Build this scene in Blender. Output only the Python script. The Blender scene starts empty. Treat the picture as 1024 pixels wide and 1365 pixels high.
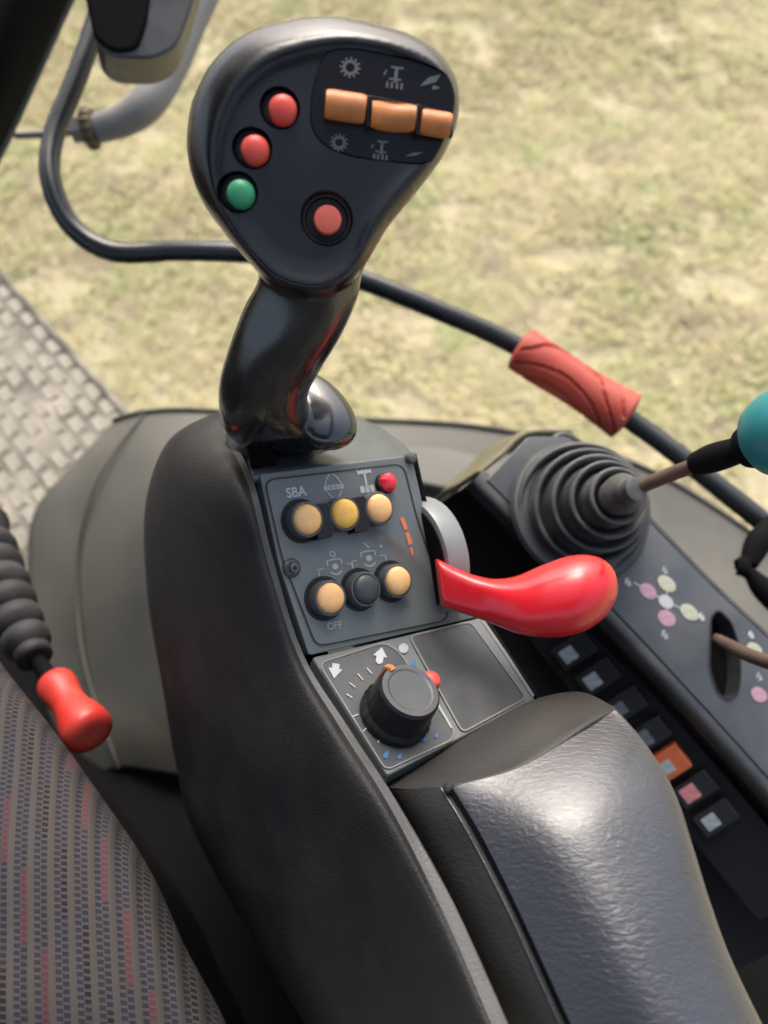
import bpy, bmesh, math, random
import numpy as np
from mathutils import Vector, Matrix, noise

# ------------------------------------------------------------------ camera, world, sun, exposure
random.seed(7)
S = bpy.context.scene
COL = S.collection
R = math.radians
PITCH = 58.0
CAMLOC = Vector((0, 0, 2.25))
cd = bpy.data.cameras.new('camera'); cam = bpy.data.objects.new('camera', cd); COL.objects.link(cam)
cam.location = CAMLOC; cam.rotation_euler = (R(90 - PITCH), 0, 0)
cd.sensor_fit = 'VERTICAL'; cd.sensor_height = 36; cd.sensor_width = 27; cd.lens = 28
cd.clip_start = 0.01; cd.clip_end = 2000
cd.dof.use_dof = True; cd.dof.focus_distance = 0.37; cd.dof.aperture_fstop = 6.0
S.camera = cam
S.render.resolution_x = 768; S.render.resolution_y = 1024
w = bpy.data.worlds.new('World'); S.world = w; w.use_nodes = True
wn = w.node_tree; bg = wn.nodes['Background']
sky = wn.nodes.new('ShaderNodeTexSky'); sky.sky_type = 'NISHITA'; sky.sun_disc = False
SUN_EL, SUN_AZ = 50.0, 2.0            # azimuth measured from +Y towards +X
sky.sun_elevation = R(SUN_EL); sky.sun_rotation = R(SUN_AZ)
sky.dust_density = 7.0; sky.air_density = 1.0; sky.ozone_density = 1.0
hs = wn.nodes.new('ShaderNodeHueSaturation'); hs.inputs['Saturation'].default_value = .85     # thin overcast: paler sky
wn.links.new(sky.outputs[0], hs.inputs['Color']); wn.links.new(hs.outputs[0], bg.inputs[0]); bg.inputs[1].default_value = 0.15
sl = bpy.data.lights.new('sun', 'SUN'); so = bpy.data.objects.new('sun', sl); COL.objects.link(so)
sl.energy = .85; sl.angle = R(28); sl.color = (1, 0.97, 0.92)
sd = Vector((math.sin(R(SUN_AZ)) * math.cos(R(SUN_EL)), math.cos(R(SUN_AZ)) * math.cos(R(SUN_EL)), math.sin(R(SUN_EL))))
so.rotation_euler = sd.to_track_quat('Z', 'Y').to_euler(); so.location = (0, 0, 8)
S.view_settings.view_transform = 'Standard'; S.view_settings.look = 'None'
S.view_settings.exposure = 1.3; S.view_settings.gamma = 1; S.view_settings.use_curve_mapping = False

# ------------------------------------------------------------------ helpers
FPX, CX, CY = 1365 * 28 / 36, 512.0, 682.5
CR = Vector((1, 0, 0)); CU = Vector((0, math.sin(R(PITCH)), math.cos(R(PITCH)))); CB = Vector((0, -math.cos(R(PITCH)), math.sin(R(PITCH))))

def dirw(v):                          # direction given along (right, up, towards viewer) of the survey photo
    return (CR * v[0] + CU * v[1] + CB * v[2])
def ray(px, py):
    return dirw(((px - CX) / FPX, (CY - py) / FPX, -1.0))
def P(px, py, d):                     # surveyed point: photo position and distance
    return CAMLOC + ray(px, py) * d

class Plane:
    def __init__(s, px, py, d, n):
        s.o = P(px, py, d); s.n = dirw(n).normalized()
    @classmethod
    def three(c, a, b, e):
        p = c.__new__(c); A, B, E = P(*a), P(*b), P(*e)
        p.o = A; p.n = (B - A).cross(E - A).normalized()
        if p.n.dot(CB) < 0: p.n = -p.n
        return p
    def at(s, px, py, h=0.0):
        r = ray(px, py); t = ((s.o + s.n * h) - CAMLOC).dot(s.n) / r.dot(s.n)
        return CAMLOC + r * t

def tag(o, label=None, cat=None, group=None, kind=None):
    if label: o['label'] = label
    if cat: o['category'] = cat
    if group: o['group'] = group
    if kind: o['kind'] = kind
    return o

def thing(name, loc, label, cat, group=None):
    o = bpy.data.objects.new(name, None); COL.objects.link(o); o.location = loc
    o.empty_display_size = 0.02
    return tag(o, label, cat, group)

def wloc(o):
    v = Vector(o.location)
    while o.parent: o = o.parent; v += o.location
    return v

def make(name, verts, faces, mat, parent=None, smooth=True, sharp=35, uvs=None, origin=None):
    vs = [Vector(v) for v in verts]
    c = origin.copy() if origin is not None else sum(vs, Vector()) / len(vs)
    me = bpy.data.meshes.new(name); me.from_pydata([tuple(v - c) for v in vs], [], faces); me.update()
    if uvs is not None:
        l = me.uv_layers.new(name='UVMap')
        for lp in me.loops: l.data[lp.index].uv = uvs[lp.vertex_index]
    bm = bmesh.new(); bm.from_mesh(me); bmesh.ops.recalc_face_normals(bm, faces=bm.faces); bm.to_mesh(me); bm.free()
    if smooth:
        me.shade_smooth()
        if sharp: me.set_sharp_from_angle(angle=R(sharp))
    me.materials.append(mat)
    o = bpy.data.objects.new(name, me); COL.objects.link(o)
    if parent: o.parent = parent; o.location = c - wloc(parent)
    else: o.location = c
    return o

def mod(o, kind, **kw):
    m = o.modifiers.new(kind.lower(), kind)
    for k, v in kw.items(): setattr(m, k, v)
    return m

def bake(o):                           # replace the mesh by the modified one
    dg = bpy.context.evaluated_depsgraph_get(); dg.update()
    me = bpy.data.meshes.new_from_object(o.evaluated_get(dg)); old = o.data
    mats = list(old.materials); o.modifiers.clear(); o.data = me
    me.materials.clear()
    for m in mats: me.materials.append(m)
    bpy.data.meshes.remove(old)

def cr(pts, n, closed=False):          # Catmull-Rom resample, n per segment
    k = len(pts); out = []
    segs = k if closed else k - 1
    for i in range(segs):
        if closed: p = [pts[(i - 1) % k], pts[i], pts[(i + 1) % k], pts[(i + 2) % k]]
        else: p = [pts[max(i - 1, 0)], pts[i], pts[i + 1], pts[min(i + 2, k - 1)]]
        for j in range(n):
            t = j / n
            out.append(p[1] + ((p[2] - p[0]) * t + (p[0] * 2 - p[1] * 5 + p[2] * 4 - p[3]) * t * t + (p[1] * 3 - p[0] - p[2] * 3 + p[3]) * t ** 3) * 0.5)
    if not closed: out.append(pts[-1])
    return out

def surf(name, rows, mat, parent=None, nu=6, nv=6, thick=0.0, pts3d=False, sharp=60, straight=False):
    g = [[p if pts3d else P(*p) for p in r] for r in rows]
    g = [cr(r, nu) for r in g] if nu > 1 else g
    cols = list(zip(*g)); cols = [cr(list(c), nv) for c in cols]; m = len(cols[0]); n = len(cols)
    vs = [cols[i][j] for i in range(n) for j in range(m)]
    uv = [(i / (n - 1), j / (m - 1)) for i in range(n) for j in range(m)]
    fs = [(i * m + j, (i + 1) * m + j, (i + 1) * m + j + 1, i * m + j + 1) for i in range(n - 1) for j in range(m - 1)]
    o = make(name, vs, fs, mat, parent, True, sharp, uv)
    # face the viewer
    me = o.data
    s = sum(p.normal.dot(CAMLOC - (wloc(o) + p.center)) for p in me.polygons)
    if s < 0: me.flip_normals()
    if thick: mod(o, 'SOLIDIFY', thickness=thick, offset=-1)
    return o

def round_poly(pts, r, n=4):           # rounded corners in photo units
    out = []; k = len(pts); V = [Vector((p[0], p[1])) for p in pts]
    for i in range(k):
        a, b, c = V[i - 1], V[i], V[(i + 1) % k]
        d1 = (a - b); d2 = (c - b); rr = min(r, d1.length * .45, d2.length * .45)
        s, e = b + d1.normalized() * rr, b + d2.normalized() * rr
        for j in range(n + 1):
            t = j / n; out.append(s * (1 - t) ** 2 + b * 2 * t * (1 - t) + e * t * t)
    return [(p.x, p.y) for p in out]

def slab(name, pl, pts, h1, h0, mat, parent=None, bev=0.0006, rad=0, hb=None):
    if rad: pts = round_poly(pts, rad)
    top = [pl.at(x, y, h1) if hb is None else pl.at(x, y, hb) + pl.n * (h1 - hb) for x, y in pts]; bot = [p + pl.n * (h0 - h1) for p in top]; n = len(pts)
    fs = [tuple(range(n)), tuple(range(2 * n - 1, n - 1, -1))] + [(i, i + n, (i + 1) % n + n, (i + 1) % n) for i in range(n)]
    o = make(name, top + bot, fs, mat, parent)
    if bev: mod(o, 'BEVEL', width=bev, segments=3, limit_method='ANGLE', angle_limit=R(40))
    return o

def frame(axis):
    a = axis.normalized(); u = a.orthogonal().normalized()
    if abs(a.dot(CU)) < .95: u = (CU - a * CU.dot(a)).normalized()
    return a, u, a.cross(u)

def lathe(name, prof, c, axis, mat, parent=None, seg=40, sharp=35, arc=None, bulge=None):
    a, u, v = frame(axis); vs = []; fs = []
    for r, h in prof:
        for k in range(seg):
            t = 2 * math.pi * k / seg; rr = r * (bulge(t, h) if bulge else 1)
            vs.append(c + a * h + (u * math.cos(t) + v * math.sin(t)) * rr)
    for i in range(len(prof) - 1):
        for k in range(seg): fs.append((i * seg + k, i * seg + (k + 1) % seg, (i + 1) * seg + (k + 1) % seg, (i + 1) * seg + k))
    fs.append(tuple(range(seg))[::-1]); fs.append(tuple((len(prof) - 1) * seg + k for k in range(seg)))
    return make(name, vs, fs, mat, parent, True, sharp)

def tube(name, pts, rad, mat, parent=None, seg=16, n=8, sharp=50, caps=True, sq=0):
    """pts world points; rad scalar or list per control point"""
    rs = rad if isinstance(rad, (list, tuple)) else [rad] * len(pts)
    q = cr([Vector(p) for p in pts], n); rq = [v.x for v in cr([Vector((r, 0, 0)) for r in rs], n)]
    vs = []; fs = []; u = None
    for i, p in enumerate(q):
        t = (q[min(i + 1, len(q) - 1)] - q[max(i - 1, 0)]).normalized()
        u = t.orthogonal().normalized() if u is None else (u - t * u.dot(t)).normalized()
        v = t.cross(u)
        for k in range(seg):
            a = 2 * math.pi * k / seg; vs.append(p + (u * math.cos(a) + v * math.sin(a)) * rq[i])
    for i in range(len(q) - 1):
        for k in range(seg): fs.append((i * seg + k, i * seg + (k + 1) % seg, (i + 1) * seg + (k + 1) % seg, (i + 1) * seg + k))
    if caps: fs.append(tuple(range(seg))[::-1]); fs.append(tuple((len(q) - 1) * seg + k for k in range(seg)))
    return make(name, vs, fs, mat, parent, True, sharp)

def section_loft(secs, seg=28, n=6, sq=2.0):
    """secs: (px, py, d, half width px, half depth m, tilt deg, squareness) ellipses lying across the path"""
    V = cr([Vector((s[0], s[1], s[2] * 1000)) for s in secs], n)
    W = cr([Vector((s[3], s[4] * 1000, s[5] if len(s) > 5 else 0)) for s in secs], n)
    Q = cr([Vector((s[6] if len(s) > 6 else 2.0, 0, 0)) for s in secs], n)
    vs = []; fs = []
    for a, b, q in zip(V, W, Q):
        d = a.z / 1000; c = P(a.x, a.y, d); hw = b.x * d / FPX; hd = b.y / 1000
        x = dirw((math.cos(R(b.z)), math.sin(R(b.z)), 0)); z = CB
        for k in range(seg):
            t = 2 * math.pi * k / seg; ct, st = math.cos(t), math.sin(t); e = 2 / q.x
            vs.append(c + x * (hw * math.copysign(abs(ct) ** e, ct)) + z * (hd * math.copysign(abs(st) ** e, st)))
    m = len(V)
    for i in range(m - 1):
        for k in range(seg): fs.append((i * seg + k, i * seg + (k + 1) % seg, (i + 1) * seg + (k + 1) % seg, (i + 1) * seg + k))
    fs.append(tuple(range(seg))[::-1]); fs.append(tuple((m - 1) * seg + k for k in range(seg)))
    return vs, fs

# flat print: strokes and filled shapes collected in a local frame, laid on a plane
class Print:
    def __init__(s, pl, ox, oy, ex, ey, h):   # ex, ey photo vectors of one local unit
        s.pl, s.o, s.ex, s.ey, s.h = pl, (ox, oy), ex, ey, h; s.v = []; s.f = []
    def pt(s, x, y):
        return s.pl.at(s.o[0] + s.ex[0] * x + s.ey[0] * y, s.o[1] + s.ex[1] * x + s.ey[1] * y, s.h)
    def poly(s, pts):
        b = len(s.v); s.v += [s.pt(*p) for p in pts]; s.f.append(tuple(range(b, b + len(pts)))); return s
    def line(s, pts, w, closed=False):
        n = len(pts); L = []; Rr = []
        for i in range(n):
            a = Vector(pts[i - 1] if (i or closed) else pts[i]); c = Vector(pts[(i + 1) % n] if (i < n - 1 or closed) else pts[i]); b = Vector(pts[i])
            d = c - a
            if d.length < 1e-9: d = Vector((1, 0))
            d.normalize(); nn = Vector((-d.y, d.x)) * w / 2; L.append(b + nn); Rr.append(b - nn)
        b0 = len(s.v); s.v += [s.pt(*p) for p in L] + [s.pt(*p) for p in Rr]
        for i in range(n if closed else n - 1):
            j = (i + 1) % n; s.f.append((b0 + i, b0 + j, b0 + n + j, b0 + n + i))
        return s
    def disc(s, x, y, r, k=14): return s.poly([(x + r * math.cos(2 * math.pi * i / k), y + r * math.sin(2 * math.pi * i / k)) for i in range(k)])
    def ring(s, x, y, r, w, k=24, a0=0, a1=360):
        cl = a1 - a0 >= 360
        return s.line([(x + r * math.cos(R(a0 + (a1 - a0) * i / (k if cl else k - 1))), y + r * math.sin(R(a0 + (a1 - a0) * i / (k if cl else k - 1)))) for i in range(k)], w, cl)
    def text(s, txt):
        cu = bpy.data.curves.new('t', 'FONT'); cu.body = txt; cu.size = 1.35; cu.align_x = 'CENTER'; cu.offset = 0.03
        o = bpy.data.objects.new('t', cu); COL.objects.link(o)
        dg = bpy.context.evaluated_depsgraph_get(); dg.update(); me = bpy.data.meshes.new_from_object(o.evaluated_get(dg))
        b = len(s.v); s.v += [s.pt(v.co.x, v.co.y) for v in me.vertices]; s.f += [tuple(b + i for i in p.vertices) for p in me.polygons]
        bpy.data.objects.remove(o); bpy.data.curves.remove(cu); bpy.data.meshes.remove(me); return s
    def done(s, name, mat, parent, label=None):
        o = make(name, s.v, s.f, mat, parent, False)
        o.data.update(); q = sum(p.normal.dot(s.pl.n) * p.area for p in o.data.polygons)
        for p in o.data.polygons:
            if p.normal.dot(s.pl.n) < 0: p.flip()
        if label: o['label'] = label
        return o

# ------------------------------------------------------------------ materials
def mat(name, col, rough=.5, spec=.5, bump=0, bscale=300, var=0, vscale=20, metal=0, coat=0, dust=0, dustcol=(.25, .22, .17), dscale=30, rvar=0, stretch=None, sub=0):
    m = bpy.data.materials.new(name); m.use_nodes = True; nt = m.node_tree; b = nt.nodes['Principled BSDF']; L = nt.links
    b.inputs['Base Color'].default_value = (*col, 1); b.inputs['Roughness'].default_value = rough
    b.inputs['Specular IOR Level'].default_value = spec; b.inputs['Metallic'].default_value = metal
    b.inputs['Coat Weight'].default_value = coat; b.inputs['Coat Roughness'].default_value = .12
    if sub: b.inputs['Subsurface Weight'].default_value = sub; b.inputs['Subsurface Scale'].default_value = .003
    tc = nt.nodes.new('ShaderNodeTexCoord'); out = tc.outputs['Object']
    def noi(scale, det=4, vec=None):
        n = nt.nodes.new('ShaderNodeTexNoise'); n.inputs['Scale'].default_value = scale; n.inputs['Detail'].default_value = det
        L.new(vec or out, n.inputs['Vector']); return n.outputs['Fac']
    def ramp(f, a, b2, lo=0, hi=1):
        r = nt.nodes.new('ShaderNodeMapRange'); L.new(f, r.inputs[0]); r.inputs[1].default_value = a; r.inputs[2].default_value = b2; r.inputs[3].default_value = lo; r.inputs[4].default_value = hi; return r.outputs[0]
    def mix(f, c1, c2):
        x = nt.nodes.new('ShaderNodeMix'); x.data_type = 'RGBA'
        if hasattr(f, 'links'): L.new(f, x.inputs[0])
        else: x.inputs[0].default_value = f
        for c, i in ((c1, 6), (c2, 7)):
            if hasattr(c, 'links'): L.new(c, x.inputs[i])
            else: x.inputs[i].default_value = (*c, 1)
        return x.outputs[2]
    c = None
    if var:
        c = mix(ramp(noi(vscale, 5), .35, .68), tuple(x * (1 - var) for x in col), tuple(min(1, x * (1 + var)) for x in col))
    if dust:
        f = ramp(noi(dscale, 8), .42, .72, 0, dust)
        c = mix(f, c if c is not None else col, dustcol)
        L.new(ramp(noi(dscale, 8), .42, .72, rough, min(1, rough + .3 * dust + .05)), b.inputs['Roughness'])
    elif rvar:
        L.new(ramp(noi(vscale * 1.7, 6), .3, .7, rough - rvar, rough + rvar), b.inputs['Roughness'])
    if c is not None: L.new(c, b.inputs['Base Color'])
    if bump:
        v = out
        if stretch:
            mp = nt.nodes.new('ShaderNodeMapping'); L.new(out, mp.inputs[0]); mp.inputs['Rotation'].default_value = stretch[0]; mp.inputs['Scale'].default_value = stretch[1]; v = mp.outputs[0]
        bn = nt.nodes.new('ShaderNodeBump'); bn.inputs['Strength'].default_value = bump; bn.inputs['Distance'].default_value = .0008
        L.new(noi(bscale, 3, v), bn.inputs['Height']); L.new(bn.outputs[0], b.inputs['Normal'])
    m['mk'] = 1
    return m

M = dict(
    stick=mat('stick_black', (.007, .007, .008), .27, .4, bump=.05, bscale=900, rvar=.07, vscale=40, coat=.15),
    stick_polished=mat('stick_polished_black', (.007, .007, .008), .25, .75, bump=.04, bscale=700, rvar=.07, vscale=50, coat=.55),
    stick_insert=mat('insert_gloss_black', (.006, .006, .007), .3, .25, bump=.03, bscale=500),
    socket=mat('socket_black', (.008, .008, .009), .4, .3),
    housing=mat('housing_black', (.014, .0138, .0138), .58, .35, bump=.5, bscale=800, dust=.22, dustcol=(.07, .06, .055), dscale=25),
    lip=mat('lip_lightened', (.045, .048, .048), .36, .5, bump=.15, bscale=800, dust=.3, dustcol=(.12, .11, .1), dscale=60),  # bevel highlight of the console lip lightened into the base colour
    lining=mat('roof_lining', (.06, .058, .055), .9, .1),
    black=mat('void_black', (.005, .005, .0055), .8, .08, bump=.2, bscale=300),
    panel=mat('panel_slate', (.115, .136, .138), .46, .4, bump=.08, bscale=1200, dust=.30, dustcol=(.16, .135, .11), dscale=45),
    panel2=mat('panel_dark_slate', (.050, .056, .060), .40, .4, bump=.05, bscale=900, dust=.28, dustcol=(.14, .12, .11), dscale=50),
    edge=mat('panel_edge_line', (.16, .155, .145), .5),
    cap=mat('cap_slate', (.06, .075, .082), .33, .5, bump=.1, bscale=700, dust=.25, dustcol=(.13, .12, .1), dscale=50),
    groove=mat('groove', (.012, .013, .014), .6, .3),
    ring=mat('button_ring', (.07, .075, .075), .4),
    amber=mat('button_amber', (.78, .46, .19), .38, .4, var=.06, vscale=200, sub=.2),
    yellow=mat('button_yellow', (.78, .47, .09), .38, .4, var=.08, vscale=200, sub=.2),
    darkbtn=mat('button_dark', (.035, .045, .048), .4),
    red=mat('button_red', (.62, .07, .05), .4, .45, sub=.15, var=.06, vscale=300),
    redfade=mat('button_red_faded', (.55, .11, .075), .5, .4, sub=.1, var=.08, vscale=250),
    green=mat('button_green', (.03, .25, .12), .4, .45, var=.06, vscale=300),
    lamp=mat('indicator_red', (.65, .02, .05), .15, .6, sub=.2),
    orange=mat('slider_orange', (.56, .20, .055), .38, .45, sub=.15, dust=.6, dustcol=(.30, .12, .05), dscale=110),
    handle=mat('handle_red', (.58, .012, .02), .30, .5, coat=.2, bump=.07, bscale=60, var=.06, rvar=.07),
    knobred=mat('knob_red', (.50, .03, .02), .4, .5, bump=.1, bscale=150, dust=.3, dustcol=(.5, .12, .09), dscale=60),
    cheek=mat('cheek_olive', (.115, .105, .06), .5, .4, bump=.1, dust=.3),  # olive reflection on the front facet, put into the base colour
    grip=mat('grip_red', (.36, .048, .03), .5, .4, bump=.15, bscale=400, dust=.35, dustcol=(.36, .11, .08), dscale=60),
    rail=mat('rail_black', (.012, .015, .016), .28, .5, bump=.08, bscale=250, rvar=.08),
    rust=mat('rusty_steel', (.10, .07, .055), .45, .5, metal=.3, dust=.6, dustcol=(.17, .09, .05), dscale=90, bump=.2),
    steel=mat('worn_steel', (.24, .24, .23), .42, .5, metal=.2, dust=.5, dustcol=(.30, .27, .22), dscale=70, bump=.15, bscale=500),
    disc=mat('disc_grey', (.17, .19, .195), .35, .5, dust=.5, dustcol=(.26, .24, .21), dscale=50, bump=.05),
    rubber=mat('rubber_grey', (.045, .049, .051), .45, .5, bump=.12, bscale=500, dust=.5, dustcol=(.15, .14, .13), dscale=60),
    rubber2=mat('rubber_dusty', (.018, .018, .020), .6, .35, bump=.15, bscale=500, dust=.5, dustcol=(.07, .066, .066), dscale=50),
    side=mat('console_charcoal', (.03, .033, .036), .36, .5, bump=.12, bscale=700, dust=.35, dustcol=(.12, .115, .11), dscale=30),
    decalp=mat('console_top_slate', (.044, .051, .057), .36, .5, bump=.1, bscale=700, dust=.35, dustcol=(.11, .105, .10), dscale=30),
    olive=mat('fender_olive', (.062, .061, .050), .50, .4, bump=.15, bscale=200, dust=.75, dustcol=(.145, .137, .112), dscale=5, var=.12, vscale=5),
    mat_=mat('mat_dust', (.25, .235, .195), .85, .2, bump=.5, bscale=160, dust=.9, dustcol=(.33, .305, .255), dscale=9, var=.25, vscale=22),
    matgap=mat('mat_gap', (.11, .105, .09), .9, .1, bump=.5, bscale=200, dust=1, dustcol=(.31, .285, .24), dscale=14),
    brass=mat('brass_nut', (.13, .10, .055), .5, .5, metal=.5, dust=.5, dustcol=(.12, .09, .06), dscale=200, bump=.4),
    pipe=mat('pipe_grey', (.20, .20, .195), .5, .45, dust=.4, dustcol=(.26, .24, .21), dscale=40, bump=.1),
    teal=mat('knob_teal', (.02, .21, .225), .4, .45, bump=.06, bscale=150, var=.06, vscale=60),
    white=mat('print_white', (.42, .44, .44), .5, .3),
    grey=mat('print_grey', (.33, .35, .35), .5, .3),
    dimgrey=mat('print_dim', (.13, .135, .138), .5, .3),
    blue=mat('print_blue', (.05, .13, .27), .5, .3),
    porange=mat('print_orange', (.60, .17, .07), .5, .3),
    pink=mat('print_pink', (.31, .185, .24), .5, .3, var=.15, vscale=300),
    cream=mat('print_cream', (.32, .33, .26), .5, .3, var=.15, vscale=300),
    bank=mat('bank_black', (.009, .009, .0095), .6, .18, bump=.15, bscale=600),
    switch=mat('switch_black', (.012, .012, .013), .42, .35),
    lens=mat('switch_lens_white', (.26, .29, .30), .4, .5, var=.25, vscale=300),
    lens2=mat('switch_lens_dim', (.09, .10, .11), .4, .5, var=.2, vscale=300),
    lenspink=mat('switch_lens_pink', (.45, .18, .18), .4, .5, var=.2, vscale=300),
    swor=mat('switch_orange', (.42, .09, .03), .42, .5, var=.1, vscale=200),
)

# leather with elongated creases
def leather(name, base, rough, creases):
    m = mat(name, base, rough, .5); nt = m.node_tree; L = nt.links; b = nt.nodes['Principled BSDF']
    tc = nt.nodes.new('ShaderNodeTexCoord')
    mp = nt.nodes.new('ShaderNodeMapping'); mp.inputs['Rotation'].default_value = (0, 0, R(28)); mp.inputs['Scale'].default_value = (230, 620, 420); L.new(tc.outputs['Object'], mp.inputs[0])
    n1 = nt.nodes.new('ShaderNodeTexNoise'); n1.inputs['Scale'].default_value = 1; n1.inputs['Detail'].default_value = 4; n1.inputs['Distortion'].default_value = .6; L.new(mp.outputs[0], n1.inputs[0])
    v = nt.nodes.new('ShaderNodeTexVoronoi'); v.inputs['Scale'].default_value = 900; L.new(tc.outputs['Object'], v.inputs[0])
    ad = nt.nodes.new('ShaderNodeMath'); ad.operation = 'MULTIPLY_ADD'; L.new(v.outputs[0], ad.inputs[0]); ad.inputs[1].default_value = -.12
    L.new(n1.outputs[0], ad.inputs[2])
    bn = nt.nodes.new('ShaderNodeBump'); bn.inputs['Strength'].default_value = creases; bn.inputs['Distance'].default_value = .0013; L.new(ad.outputs[0], bn.inputs['Height']); L.new(bn.outputs[0], b.inputs['Normal'])
    n2 = nt.nodes.new('ShaderNodeTexNoise'); n2.inputs['Scale'].default_value = 35; L.new(tc.outputs['Object'], n2.inputs[0])
    mr = nt.nodes.new('ShaderNodeMapRange'); L.new(n2.outputs[0], mr.inputs[0]); mr.inputs[1].default_value = .3; mr.inputs[2].default_value = .7; mr.inputs[3].default_value = rough - .06; mr.inputs[4].default_value = rough + .08; L.new(mr.outputs[0], b.inputs['Roughness'])
    return m
M['leather'] = leather('armrest_leather', (.026, .028, .035), .37, .55)
M['leather'].node_tree.nodes['Principled BSDF'].inputs['Coat Weight'].default_value = .9
M['leather'].node_tree.nodes['Principled BSDF'].inputs['Coat Roughness'].default_value = .33
M['leather2'] = leather('armrest_worn_leather', (.026, .025, .023), .62, .3)

def fabric():
    m = bpy.data.materials.new('seat_fabric'); m.use_nodes = True; nt = m.node_tree; L = nt.links; b = nt.nodes['Principled BSDF']
    b.inputs['Roughness'].default_value = .95; b.inputs['Specular IOR Level'].default_value = .1
    tc = nt.nodes.new('ShaderNodeTexCoord'); sx = nt.nodes.new('ShaderNodeSeparateXYZ'); L.new(tc.outputs['UV'], sx.inputs[0])
    def mth(op, a, bb=None, c=None):
        n = nt.nodes.new('ShaderNodeMath'); n.operation = op
        for i, x in enumerate((a, bb, c)):
            if x is None: continue
            if hasattr(x, 'links'): L.new(x, n.inputs[i])
            else: n.inputs[i].default_value = x
        return n.outputs[0]
    def mix(f, c1, c2):
        x = nt.nodes.new('ShaderNodeMix'); x.data_type = 'RGBA'; L.new(f, x.inputs[0])
        for c, i in ((c1, 6), (c2, 7)):
            if hasattr(c, 'links'): L.new(c, x.inputs[i])
            else: x.inputs[i].default_value = (*c, 1)
        return x.outputs[2]
    U = mth('MULTIPLY', sx.outputs[0], FAB_NU); V = mth('MULTIPLY', sx.outputs[1], FAB_NV)
    fu = mth('FRACT', U); iu = mth('FLOOR', U)
    half = mth('FLOOR', mth('MULTIPLY', fu, 2.9))                # two thread columns plus the pale warp
    tv = mth('MULTIPLY_ADD', fu, -.9, V); fv = mth('FRACT', mth('ADD', tv, mth('MULTIPLY', half, .5)))
    warp = mth('GREATER_THAN', fu, .69)
    dash = mth('MULTIPLY', mth('LESS_THAN', fv, .60), mth('SUBTRACT', 1.0, warp))
    dash = mth('MULTIPLY', dash, mth('LESS_THAN', mth('ABSOLUTE', mth('SUBTRACT', mth('FRACT', mth('MULTIPLY', fu, 2.9)), .5)), .44))
    # colour runs step diagonally from stripe to stripe
    run = mth('FRACT', mth('ADD', mth('DIVIDE', V, 52.0), mth('MULTIPLY', iu, -.235)))
    pink = mth('MULTIPLY', mth('LESS_THAN', run, .21), mth('GREATER_THAN', half, .5))
    blk = mth('MULTIPLY', mth('GREATER_THAN', run, .50), mth('LESS_THAN', run, .70)); blk = mth('MULTIPLY', blk, mth('GREATER_THAN', half, .5))
    c = mix(pink, (.020, .022, .034), (.095, .024, .034)); c = mix(blk, c, (.012, .012, .015))
    col = mix(dash, (.064, .056, .052), c)
    nz = nt.nodes.new('ShaderNodeTexNoise'); nz.inputs['Scale'].default_value = 900; L.new(tc.outputs['Object'], nz.inputs[0])
    col = mix(mth('MULTIPLY', nz.outputs[0], .35), col, (.06, .055, .056))
    L.new(col, b.inputs['Base Color'])
    hh = mth('SUBTRACT', mth('MULTIPLY', mth('SINE', mth('MULTIPLY', fu, 6.283)), -.5), mth('MULTIPLY', dash, .4))
    bn = nt.nodes.new('ShaderNodeBump'); bn.inputs['Strength'].default_value = .9; bn.inputs['Distance'].default_value = .0012; L.new(hh, bn.inputs['Height']); L.new(bn.outputs[0], b.inputs['Normal'])
    return m
FAB_NU, FAB_NV = 24.0, 120.0  # stripes and picks across one unit of cloth
M['fabric'] = fabric()

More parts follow.
